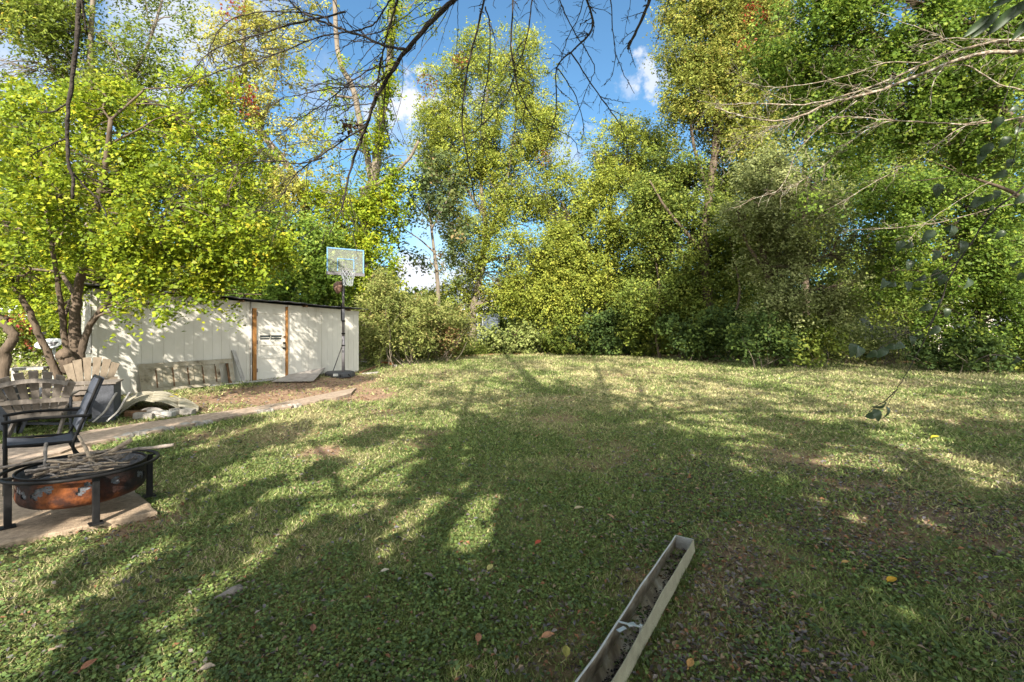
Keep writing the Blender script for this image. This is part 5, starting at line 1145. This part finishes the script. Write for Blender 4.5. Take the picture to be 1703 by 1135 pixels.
# ================================================================== TREES BEHIND THE CAMERA (their shade falls on the lawn) and the bare boughs
GRY = [575, 590, 610, 630, 650, 680, 720, 770, 830, 900, 970, 1040, 1130, 1500]
GR = ["000000001211233445","000000012444335667","000000015622345555","000000346851123344","000034435973333344","111234435975456556","532443335998256667","656765235999764567","445853265999975678","668765489999998689","374788999999998789","542379989999999999","212379989999999999","666799999999999999"]
GRV = np.array([[int(ch_) for ch_ in row] for row in GR], float)/9
LIT = [(790,885,36,36),(745,918,24,26),(797,938,18,32),(800,812,12,18),(835,815,15,16),(845,762,15,24),(820,842,14,14),(890,868,16,28),(890,914,15,24),(752,1030,15,45),(762,1105,26,50),(915,1048,13,60),(925,1125,15,45),
 (500,870,20,70),(430,932,20,80),(330,1000,24,60),(290,1105,70,70),(60,975,18,70),(140,915,14,60),(20,1015,22,60),(280,852,10,30),(380,812,10,50),(650,790,34,60),(690,850,20,40),(470,770,14,60),(100,850,10,70),(40,760,8,60),
 (1075,845,10,18),(1330,905,13,34),(1400,850,14,66),(1300,805,10,44),(1210,712,16,56),(1440,765,12,66),(1560,752,10,56),(1480,965,12,28),(1520,1020,12,34),(1560,880,11,44),(1380,772,10,34),(1250,762,9,34),(1640,800,11,44),(1560,950,10,30),(1440,905,10,30),(990,690,9,10),(1120,700,14,30),(1640,690,8,60),(1500,700,8,50),(1350,690,9,50)]
def shade(px, py):
    i = np.clip(np.searchsorted(GRY, py)-1, 0, len(GRY)-2); g = np.array(GRY, float); t_ = np.clip((py-g[i])/(g[i+1]-g[i]), 0, 1)
    j = np.clip((px/100).astype(int), 0, 16); u_ = np.clip(px/100-j, 0, 1)
    s_ = (GRV[i, j]*(1-u_)+GRV[i, j+1]*u_)*(1-t_)+(GRV[i+1, j]*(1-u_)+GRV[i+1, j+1]*u_)*t_
    for (a, b_, ra, rb) in LIT:
        ux, uy = a-CX, b_-HY; un = math.hypot(ux, uy); ux /= un; uy /= un; dx_, dy_ = px-a, py-b_; q = ((dx_*uy-dy_*ux)/ra)**2+((dx_*ux+dy_*uy)/rb)**2; s_ = np.where(q < 1.9*(.6+.8*vnoise(np.stack([px/14, py/14], -1))), 0, s_)
    return s_
tanE = math.tan(R(SUN_EL)); hx = TO_SUN.x/math.hypot(TO_SUN.x, TO_SUN.y); 
def lift(gx, gy, gz_, h):                # ground point -> point at height h on its sun ray
    k = (h-gz_)/TO_SUN.z; return gx+TO_SUN.x*k, gy+TO_SUN.y*k, h
NC = 15000
# sample the lawn evenly in world space
gx = RNG.uniform(-16, 23, NC*3); gy = RNG.uniform(1.0, 28, NC*3); k = (np.abs(gx) < 1.25*gy+2.5) & (gy < np.interp(gx, [-7, -5, 0, 6, 14, 22], [18, 19, 25, 23.5, 19.6, 16.4])) & ~((gx < -3.6) & (gy > 8.6+.0*gx)); gx, gy = gx[k], gy[k]
g2x = RNG.uniform(-9, 9, NC*3); g2y = RNG.uniform(1.2, 7.5, NC*3); k = (np.abs(g2x) < 1.25*g2y+1.5); gx = np.concatenate([gx, g2x[k]]); gy = np.concatenate([gy, g2y[k]])
ppx = gx/gy*F+CX; gzz = H(gx, gy); ppy = HY+(CAMH-gzz)/gy*F
sv = shade(np.clip(ppx, 0, 1699), ppy)
pat = .58*fbm(np.stack([gx*1.9, gy*.5], -1)+50, 1.0, 3)+.42*fbm(np.stack([gx*4.4, gy*1.2], -1)+80, 1.0, 2)          # clumpy, streaked along the sun direction
pat = (pat-.5)*1.35+.5
dens_ok = np.where(pat+(sv-.5)*.40 > .535, 1.0, 0.0)*(sv > .02)
keep = (dens_ok > 0)
gx, gy, gzz, sv = gx[keep], gy[keep], gzz[keep], sv[keep]; n = len(gx)
hmin = np.maximum(3.0, .36*gy+1.8); hh = hmin+RNG.uniform(0, 1, n)*(.7+.10*gy)
X_, Y_, Z_ = lift(gx, gy, gzz, hh); cl = np.stack([X_, Y_, Z_], -1); sg_ = .035+.0105*gy
def shade_tree(name, label, sel, tx, ty, hgt_, pal):
    c = cl[sel]; per = 7; k = np.repeat(np.arange(len(c)), per); pts = c[k]+RNG.normal(size=(len(k), 3))*np.array([.75, .9, .7])*sg_[sel][k][:, None]; n = len(pts)
    r = empty(name, (tx, ty, 0), label, 'tree'); v = leaf_verts(pts, RNG.uniform(.10, .17, n), .7, .8)
    link('crown', polymesh('crown', v-np.array([tx, ty, 0]), 4, np.clip(pick(pal, n), 0, 1)), M['leaf_far'], r)
    m_ = MB(); top_ = Vector((0, .5, hgt_)); sp_ = spline(wob(Vector((0, 0, -.1)), top_, 5, .015), 3); m_.tube(sp_, [.36-.022*i for i in range(len(sp_))], 12); m_.build('trunk', M['bark'], r, smooth=True)
    m_ = MB(); ids = RNG.permutation(len(c))[:70]
    for i in ids:
        q = Vector(c[i])-Vector((tx, ty, 0)); st_ = sp_[min(len(sp_)-1, int(len(sp_)*random.uniform(.45, .98)))]
        tp = spline(wob(st_, q, 4, .05), 2); m_.tube(tp, [.075-.007*j for j in range(len(tp))], 6)
    return r, m_
bx = cl[:, 0]
r1, m1 = shade_tree('shade_tree', 'leafy tree behind the camera on the left, seen only by its shade', bx < -5.5, -8, -9, 11, 'mid'); m1.build('limbs', M['bark'], r1, smooth=True)
r3, m3 = shade_tree('shade_tree', 'leafy tree behind the camera on the right, seen only by its shade', bx >= 7, 12, -7, 12, 'mid'); m3.build('limbs', M['bark'], r3, smooth=True)
TX, TY = .9, -7.5
r2, m2 = shade_tree('overhanging_tree', 'dark bare branches hanging across the top of the view from a tree behind the viewer', (bx >= -5.5) & (bx < 7), TX, TY, 12.5, 'mid')
# shadow-casting limbs over the lawn
def limb(line, h0, r_):
    pts = []
    for (a, b_) in line:
        g = G(a, b_); h_ = max(5.0, .36*g.y+2.2)+h0; q = lift(g.x, g.y, g.z, h_); pts.append(Vector(q)-Vector((TX, TY, 0)))
    return pts
for line, h0, ra, rb in (([(838,588),(868,618),(900,655),(906,700),(900,760)], .4, .12, .3), ([(985,590),(1002,640),(1012,690)], .6, .04, .10), ([(1040,604),(1200,640),(1400,682)], .5, .03, .08), ([(1150,608),(1350,662)], .5, .03, .06), ([(790,640),(772,690),(762,740),(756,800)], .3, .05, .12), ([(640,690),(720,680),(770,690)], .3, .03, .06), ([(620,735),(700,720),(765,735)], .3, .03, .07), ([(700,650),(740,650),(790,640)],.3,.03,.05)):
    pts = limb(line, h0+.6, ra); root_ = pts[-1]; tr = Vector((0, .3, 9.5)); full = spline(pts+[root_.lerp(tr, .5)+Vector((0, 0, .3)), tr], 4); n = len(full)
    m2.tube(full, [ra+(rb-ra)*min(1, i/(n*.6)) for i in range(n)], 8)
m2.build('limbs', M['bark'], r2, smooth=True)
# bare boughs in view: photo polylines set at their own distances, running back up to the tree
base2 = Vector((TX, TY, 0))
def bough(m_, path, Z0, Z1, ra, rb, side=0, sl=22, back=False, sr=None, wig=.32):
    n0 = len(path); pts = [P(p[0], p[1], Z0+(Z1-Z0)*i/max(n0-1, 1)) for i, p in enumerate(path)]
    sp = spline(pts, 5)
    sp = [q+Vector((random.gauss(0, 1), random.gauss(0, 1), random.gauss(0, 1)))*.0022*wig*q.y for q in sp]
    n = len(sp); rr = [(ra+(rb-ra)*i/(n-1))*(1+.10*math.sin(i*1.7)) for i in range(n)]
    m_.tube([q-base2 for q in sp], rr, 8)
    for _ in range(side):
        i = random.randint(2, n-2); d = (sp[i+1]-sp[i-1]).normalized(); a = sp[i]
        L_ = random.uniform(.4, 1.3)*sl/F*a.y*(.5+.5*(1-i/n)); pr = Vector((random.gauss(0, 1), random.gauss(0, .8), random.gauss(-.1, 1))); dirn = (d*.9+pr.normalized()*.9).normalized()
        tw = wob(a, a+dirn*L_, 4, .07); rt = sr or max(.0016, min(rr[i]*.45, .0045))
        m_.tube([q-base2 for q in tw], [rt, rt*.8, rt*.7, rt*.55, rt*.4], 5)
        for q_ in tw[1:-1]:
            if random.random() < .5:
                e_ = q_+(dirn+Vector((random.gauss(0, .7), random.gauss(0, .5), random.gauss(0, .7)))).normalized()*L_*.35
                m_.tube([q_-base2, (q_.lerp(e_, .5)+Vector((0, 0, .004)))-base2, e_-base2], [rt*.6, rt*.5, rt*.35], 4)
            if random.random() < .6: m_.tube([q_-base2, q_+pr*.004-base2], [rt*1.5, rt*.9], 5)
def sweep(m_, path, Z0, Z1, ns, lmin, lmax, sgn=0, r_=.0034, droop_=.15):
    n0 = len(path)
    for _ in range(ns):
        i = random.uniform(.15*(n0-1), n0-1.01); a = int(i); t_ = i-a; px = path[a][0]*(1-t_)+path[a+1][0]*t_; py = path[a][1]*(1-t_)+path[a+1][1]*t_; Z = Z0+(Z1-Z0)*i/(n0-1)
        an = math.atan2(path[a+1][1]-path[a][1], path[a+1][0]-path[a][0])+(sgn or random.choice((-1, 1)))*R(random.uniform(14, 48)); L_ = random.uniform(lmin, lmax)*(1-.45*i/(n0-1)); q = [(px, py)]; cur = random.gauss(0, .09)
        for s in range(5): an += cur+random.gauss(0, .05); q.append((q[-1][0]+math.cos(an)*L_/5, q[-1][1]+math.sin(an)*L_/5+droop_*s*L_/40))
        dz = random.uniform(-.35, .35); bough(m_, q, Z, Z+dz, r_*random.uniform(.7, 1.15), r_*.4, random.randint(2, 5), 14, sr=.0017, wig=.2)
mb = MB()
BB = [
 ([(840,-90),(800,-45),(754,0),(712,42),(677,83),(649,123),(622,173),(610,208),(592,254),(578,303),(568,349)], 3.6,4.0,.024,.007,10,60),
 ([(677,83),(640,76),(603,60),(560,46),(529,33),(497,16),(476,-4),(450,-30)], 3.7,4.0,.011,.006,12,50),
 ([(650,0),(635,22),(624,39),(600,50),(561,56),(520,66),(459,90),(406,106),(353,123),(320,140),(296,160)], 3.7,4.2,.007,.004,16,55),
 ([(575,20),(525,32),(475,44),(430,58),(381,72),(342,92),(318,127),(300,155)], 3.9,4.2,.008,.003,12,45),
 ([(540,28),(497,21),(434,21),(381,35),(353,70),(345,95)], 3.9,4.1,.006,.003,10,40),
 ([(668,-20),(661,0),(643,63),(634,100),(628,134),(619,176)], 3.7,3.8,.009,.006,8,45),
 ([(628,109),(582,137),(547,166),(497,201),(441,247),(400,290)], 3.8,4.2,.006,.002,12,50),
 ([(629,144),(590,145),(547,148),(500,158),(476,162),(440,176)], 3.8,4.1,.005,.002,10,45),
 ([(617,173),(575,176),(540,176),(500,190),(470,215)], 3.8,4.1,.004,.002,9,40),
 ([(607,211),(571,233),(525,264),(490,292),(470,325),(450,352)], 3.8,4.2,.008,.003,12,45),
 ([(540,262),(500,272),(459,268),(399,273),(342,296),(300,319),(270,340)], 3.8,4.3,.006,.0025,9,40),
 ([(568,349),(556,372),(548,392)], 4.0,4.0,.005,.003,3,20), ([(568,349),(575,368),(588,395),(596,430)], 4.0,4.0,.005,.002,3,20),
 ([(640,145),(638,197),(645,225),(655,250)], 3.8,3.9,.006,.003,4,25),
 ([(600,60),(640,50),(690,15),(730,-20)], 3.7,3.6,.004,.002,5,25),
 ([(560,340),(500,350),(450,352),(410,345)], 4.0,4.2,.003,.0015,5,30),
 ([(820,-30),(806,0),(796,42),(784,87),(772,150),(769,210),(778,267),(790,332),(792,350)], 3.3,3.5,.009,.003,8,40),
 ([(806,10),(815,45),(812,120),(800,195),(802,240),(814,275)], 3.3,3.5,.0055,.002,6,30),
 ([(853,-20),(853,0),(850,75),(856,120),(862,150),(886,195),(916,210),(955,234),(962,262)], 3.3,3.5,.007,.002,12,38),
 ([(886,-20),(884,0),(877,60),(859,114),(842,160),(800,210),(760,240),(720,262)], 3.3,3.6,.006,.002,9,38),
 ([(970,-20),(976,0),(985,48),(949,87),(926,114),(925,180),(914,225),(905,255)], 3.2,3.4,.009,.002,12,36),
 ([(949,87),(982,138),(1012,180),(1032,210),(1043,240),(1044,272)], 3.3,3.4,.005,.002,8,30),
 ([(928,114),(958,162),(971,216),(962,236)], 3.3,3.4,.004,.0018,6,26),
 ([(1012,-20),(1015,0),(1021,60),(1024,90),(1039,126),(1055,156)], 3.3,3.4,.0045,.0018,7,22),
 ([(1024,88),(1018,125),(1000,145)], 3.3,3.4,.003,.0015,3,16),
 ([(1092,-40),(1080,0),(1063,42),(1043,82)], 2.9,2.95,.0125,.008,3,14),
 ([(931,-20),(931,0),(948,40),(975,85),(989,114),(979,141),(962,185),(946,222),(940,250)], 3.2,3.4,.0045,.0018,10,30),
 ([(972,-20),(965,20),(946,60),(934,95),(926,114)], 3.2,3.3,.004,.002,6,24),
 ([(1118,-20),(1113,0),(1101,39),(1089,81)], 3.2,3.3,.0035,.0016,3,14), ([(1052,-20),(1044,30),(1036,70)], 3.2,3.3,.0022,.0012,2,12), ([(700,-20),(722,30),(724,62)], 3.3,3.4,.0016,.001,1,10),
 ([(134,-70),(132,0),(127,75),(118,144),(112,216),(113,264),(122,300),(121,330)], 1.75,1.85,.0085,.005,1,18),
 ([(134,-10),(140,25),(145,57)], 1.75,1.8,.005,.003,1,12),
 ([(120,288),(140,310),(162,330),(178,360)], 1.85,1.9,.004,.002,2,18), ([(115,170),(90,186),(62,186)], 1.85,1.9,.004,.002,2,18), ([(112,230),(70,248),(48,262)], 1.85,1.9,.003,.0015,3,18)]
random.seed(21)
for path, z0_, z1_, ra, rb, nside, sl_ in BB: bough(mb, path, z0_, z1_, ra, rb, int(nside*2.2), sl_*1.1)
random.seed(33)
for i_, ns, l0, l1 in ((0, 26, 80, 200), (1, 13, 60, 130), (2, 15, 60, 140), (3, 12, 50, 120), (4, 8, 40, 90), (5, 13, 70, 160), (6, 12, 60, 130), (7, 10, 50, 110), (8, 8, 50, 100), (9, 14, 60, 130), (10, 9, 50, 100), (15, 5, 40, 90), (17, 6, 40, 90), (18, 4, 40, 90), (19, 8, 40, 90), (20, 5, 30, 70), (21, 4, 30, 60), (25, 5, 30, 70)):
    path, z0_, z1_ = BB[i_][:3]; sweep(mb, path, z0_, z1_, ns, l0, l1)
# carry the boughs back to the trunk, out of view
def back(p0, r_, via):
    pts = spline([p0]+[Vector(v) for v in via], 4); n = len(pts); mb.tube([q-base2 for q in pts], [r_*(1+2.2*i/n) for i in range(n)], 8)
for q, r_, via in ((P(840,-90,3.6), .024, [(.3,2.2,5.8),(.7,-2,7.2),(TX,TY+.3,7.6)]), (P(450,-30,4.0), .006, [(-1.6,2.6,5.6),(-.6,-1,6.6),(.7,-2.2,7.1)]), (P(668,-20,3.7), .009, [(-.5,2.6,5.2),(.3,2.0,5.8)]), (P(730,-20,3.6), .004, [(-.3,2.8,5.0),(.3,2.2,5.8)]),
    (P(820,-30,3.3), .009, [(.1,2.8,5.0),(.3,2.2,5.8)]), (P(853,-20,3.3), .007, [(.3,2.6,5.2),(.5,.5,6.5)]), (P(886,-20,3.3), .006, [(.5,2.5,5.3),(.5,.5,6.5)]), (P(970,-20,3.2), .009, [(.7,2.2,5.4),(.6,0,6.7)]), (P(1012,-20,3.3), .0045, [(.9,2.3,5.4),(.6,0,6.7)]),
    (P(1092,-40,2.9), .0125, [(1.2,1.8,5.2),(.8,-1,7.0)]), (P(931,-20,3.2), .0045, [(.6,2.4,5.3),(.5,.5,6.5)]), (P(972,-20,3.2), .004, [(.7,2.2,5.4)]), (P(1118,-20,3.2), .0035, [(1.2,2.0,5.2)]), (P(1052,-20,3.2), .0022, [(1.2,1.9,5.2)]), (P(700,-20,3.3), .0016, [(-.3,2.7,5.0)]), (P(134,-70,1.75), .0085, [(-1.5,.9,4.6),(-1.0,-1.5,6.2),(.5,-3.5,7.2)])):
    back(q, r_, via)
mb.build('bare_boughs', M['bark_dark'], r2, smooth=True)
nc_ = P(582,213,3.9); pts = np.array(nc_)+RNG.normal(size=(60, 3))*np.array([.05, .04, .028]); v = leaf_verts(pts-np.array(base2), RNG.uniform(.03, .06, 60), .6)
link('dead_leaf_clump', polymesh('dead_leaf_clump', v, 4, np.array([.14, .09, .06])*RNG.uniform(.6, 1.4, (60, 1))), M['litter'], r2)

# bare lichen branches of a small tree off to the right
lb_ = Vector((11.5, 8.2, 0)); lb_.z = Hf(lb_.x, lb_.y); lt = empty('lichen_branch_tree', lb_, 'grey brown lichen covered bare branches reaching in from the right edge', 'tree'); base2 = lb_
mb = MB(); random.seed(5)
RB = [
 ([(1760,70),(1703,85),(1628,90),(1571,108),(1512,132),(1455,153),(1380,172),(1335,192),(1290,201),(1230,192),(1190,178)], 6.0,6.6,.050,.010,26,60),
 ([(1760,50),(1703,64),(1646,72),(1589,85),(1539,105),(1490,128),(1410,158),(1338,174),(1245,172),(1200,174),(1160,168)], 6.2,6.8,.040,.007,24,60),
 ([(1703,69),(1589,64),(1560,69),(1520,80)], 6.2,6.4,.015,.006,4,30),
 ([(1530,105),(1470,105),(1410,126),(1320,144),(1272,144),(1228,134)], 6.4,6.8,.014,.005,12,50),
 ([(1760,190),(1703,195),(1619,207),(1539,204),(1470,199),(1419,195),(1380,196)], 6.0,6.5,.022,.009,10,40),
 ([(1640,200),(1598,213),(1530,261),(1470,294),(1410,330),(1370,352)], 6.1,6.6,.012,.005,14,45),
 ([(1500,202),(1467,204),(1416,234),(1380,267),(1335,300),(1300,322)], 6.3,6.7,.012,.004,14,50),
 ([(1425,168),(1368,210),(1326,252),(1299,312),(1251,332),(1228,345)], 6.5,6.8,.014,.004,10,40),
 ([(1380,172),(1310,205),(1260,222),(1205,250)], 6.6,6.9,.009,.003,14,60), ([(1340,190),(1280,215),(1230,245),(1195,290)], 6.6,6.9,.007,.003,10,50),
 ([(1330,176),(1290,160),(1240,135),(1215,110)], 6.6,6.9,.006,.003,8,40), ([(1450,150),(1400,140),(1360,120)], 6.5,6.7,.006,.003,6,30),
 ([(1600,80),(1560,60),(1510,40),(1460,20)], 6.3,6.6,.012,.005,8,40), ([(1703,150),(1660,140),(1610,110),(1560,112)], 6.0,6.3,.018,.008,6,40),
 ([(1740,330),(1660,345),(1560,370),(1480,380),(1420,382),(1395,390)], 7.5,8.2,.014,.006,8,40), ([(1650,300),(1600,330),(1540,372),(1500,410)], 7.5,7.9,.01,.004,6,35),
 ([(1570,110),(1552,140),(1547,180)],6.3,6.3,.016,.006,2,20)]
for path, z0_, z1_, ra, rb, nside, sl_ in RB: bough(mb, path, z0_, z1_, ra*.55, rb*.7, int(nside*1.8), sl_*1.15, sr=.0036)
tr_ = Vector((11.3, 8.2, 5.5))
for q, r_ in ((P(1760,70,6.0), .045), (P(1760,50,6.2), .04), (P(1760,190,6.0), .022), (P(1740,330,7.5), .014)):
    pts = spline([q, q.lerp(tr_, .5)+Vector((0, 0, .2)), tr_], 4); mb.tube([p-base2 for p in pts], [r_*(1+.14*i) for i in range(len(pts))], 8)
mb.build('branches', M['bark_lichen'], lt, smooth=True)
m_ = MB(); sp_ = spline([(0, 0, -.1), (-.1, 0, 2.5), (-.2, 0, 5.5), (-.1, .2, 8)], 5); m_.tube(sp_, [.17-.007*i for i in range(len(sp_))], 10); m_.build('trunk', M['bark'], lt, smooth=True)

# hanging leafy twig at the right, dark broad leaves
hb_ = Vector((3.9, 1.4, 0)); ht = empty('hanging_leafy_twig', P(1760,250,2.5), 'long thin twig with broad dark grey green leaves hanging at the right', 'branch'); base2 = ht.location.copy()
mb = MB(); random.seed(9)
main = [(1760,250),(1703,311),(1652,352),(1615,404),(1581,459),(1559,515),(1537,566),(1507,622),(1492,648),(1478,670)]
bough(mb, main, 2.5, 2.6, .0052, .0012, 0, 10)
def spl2(q): return [(a[0]+(b[0]-a[0])*t/6, a[1]+(b[1]-a[1])*t/6) for a, b in zip(q, q[1:]) for t in range(7)]
SUBT = ([(1560,515),(1540,545),(1500,555),(1470,575),(1445,590)], [(1590,445),(1550,470),(1530,470)], [(1650,355),(1600,340),(1560,312)], [(1615,404),(1570,410),(1540,425)], [(1600,430),(1560,455),(1500,475)], [(1492,648),(1470,668),(1445,685)], [(1703,600),(1668,592),(1640,592),(1620,604)], [(1740,90),(1690,120),(1650,230)], [(1740,120),(1700,200),(1680,290)])
for path in SUBT:
    Zq = 2.55; bough(mb, path, Zq, Zq, .003, .0014, 0, 10)
LV = [(1548,355),(1560,316),(1535,350),(1625,337),(1658,323),(1513,408),(1513,440),(1497,408),(1558,424),(1577,380),(1585,384),(1544,392),(1473,470),(1486,473),(1511,474),(1534,463),(1556,457),(1567,465),(1558,502),(1540,512),(1492,533),(1459,690),(1476,686),(1448,692),(1497,575),(1518,565),(1481,577),(1467,586),(1450,590),(1431,583),(1419,581),(1648,385),(1664,390),(1602,411),(1590,425),(1642,330),(1530,480),(1612,470),(1645,350),
  (1658,205),(1672,235),(1640,250),(1680,270),(1690,180),(1665,290),(1700,330),(1695,215),(1632,262),(1690,440),(1697,462),(1530,560),(1555,550),(1575,520),(1466,676),(1655,595),(1690,600)]
m_ = MB(); TWP = [spl2(main)]+[spl2(q) for q in SUBT]; mp_ = mb
allp = [q for pth in TWP for q in pth]
for (a, b_) in LV:
    c = P(a, b_, random.uniform(2.4, 2.75)); d = Vector((random.gauss(-.5, .35), random.gauss(0, .35), random.gauss(-.75, .3))).normalized(); nr = Vector((random.gauss(.0, .6), -1, random.gauss(.2, .5))); nr = (nr-d*nr.dot(d)).normalized(); wv_ = d.cross(nr)
    na = min(allp, key=lambda q: (q[0]-a)**2+(q[1]-b_)**2); L_ = random.uniform(.05, .08)*(1.05 if b_ > 650 else 1); vs = []; n = 7
    tp_ = c-d*L_*.5; mid_ = P((na[0]+a)/2, (na[1]+b_)/2-4, 2.55); mp_.tube([P(na[0], na[1], 2.55)-base2, mid_-base2, tp_-base2], [.0011, .001, .0009], 4, caps=False)
    for i in range(n+1):
        t_ = i/n; ww = L_*.34*math.sin(math.pi*min(1, t_**.8))**.75*(1-.15*t_)+.0008
        ctr = c+d*(t_-.5)*L_-nr*L_*.9*(t_-.3)**2; vs += [ctr-wv_*ww+nr*ww*.35-base2, ctr-base2, ctr+wv_*ww+nr*ww*.35-base2]
    m_.add(vs, [(3*i+k, 3*i+k+1, 3*i+k+4, 3*i+k+3) for i in range(n) for k in (0, 1)])
mb.build('twig', M['bark_dark'], ht, smooth=True)
m_.build('leaves', mat('shade_leaf', (.075, .11, .06), rough=.38, noise=(30, .3), trans=.25, spec=.5), ht, smooth=True)
# long compound leaves at the top right corner
pl = empty('compound_leaf_spray', P(1760,-20,2.6), 'spray of long dark pointed leaflets in the top right corner', 'branch'); base2 = pl.location.copy(); m_ = MB(); mt_ = MB()
for (a, b_, dx, dy) in ((1622,48,-20,14),(1640,40,-26,26),(1668,32,-28,30),(1690,20,-30,26),(1680,5,-36,6),(1703,40,-20,30)):
    c0_ = P(a+22, b_-22, 2.5); c1_ = P(a+dx*.8, b_+dy*.8, 2.5); d = c1_-c0_; L_ = d.length; d.normalize(); nr = Vector((.1, -1, .25)); nr = (nr-d*nr.dot(d)).normalized(); wv_ = d.cross(nr); vs = []; n = 8
    for i in range(n+1):
        t_ = i/n; ww = L_*.115*math.sin(math.pi*min(1, t_*.98+.02))**.7+.0006; ctr = c0_+d*t_*L_-nr*L_*.10*t_*t_; vs += [ctr-wv_*ww+nr*ww*.4-base2, ctr-base2, ctr+wv_*ww+nr*ww*.4-base2]
    m_.add(vs, [(3*i+k, 3*i+k+1, 3*i+k+4, 3*i+k+3) for i in range(n) for k in (0, 1)])
    mt_.tube([P(1720,-30,2.55)-base2, c0_-base2], [.003, .0012], 5)
mt_.tube([Vector((0, 0, 0)), P(1720,-30,2.55)-base2], [.005, .003], 6)
m_.build('leaflets', mat('leaflet', (.05, .085, .035), rough=.4, noise=(30, .3), trans=.3, spec=.4), pl, smooth=True); mt_.build('stalk', M['bark_dark'], pl, smooth=True)
print('LEAVES', NLEAF, 'SHADE', len(cl)*7)
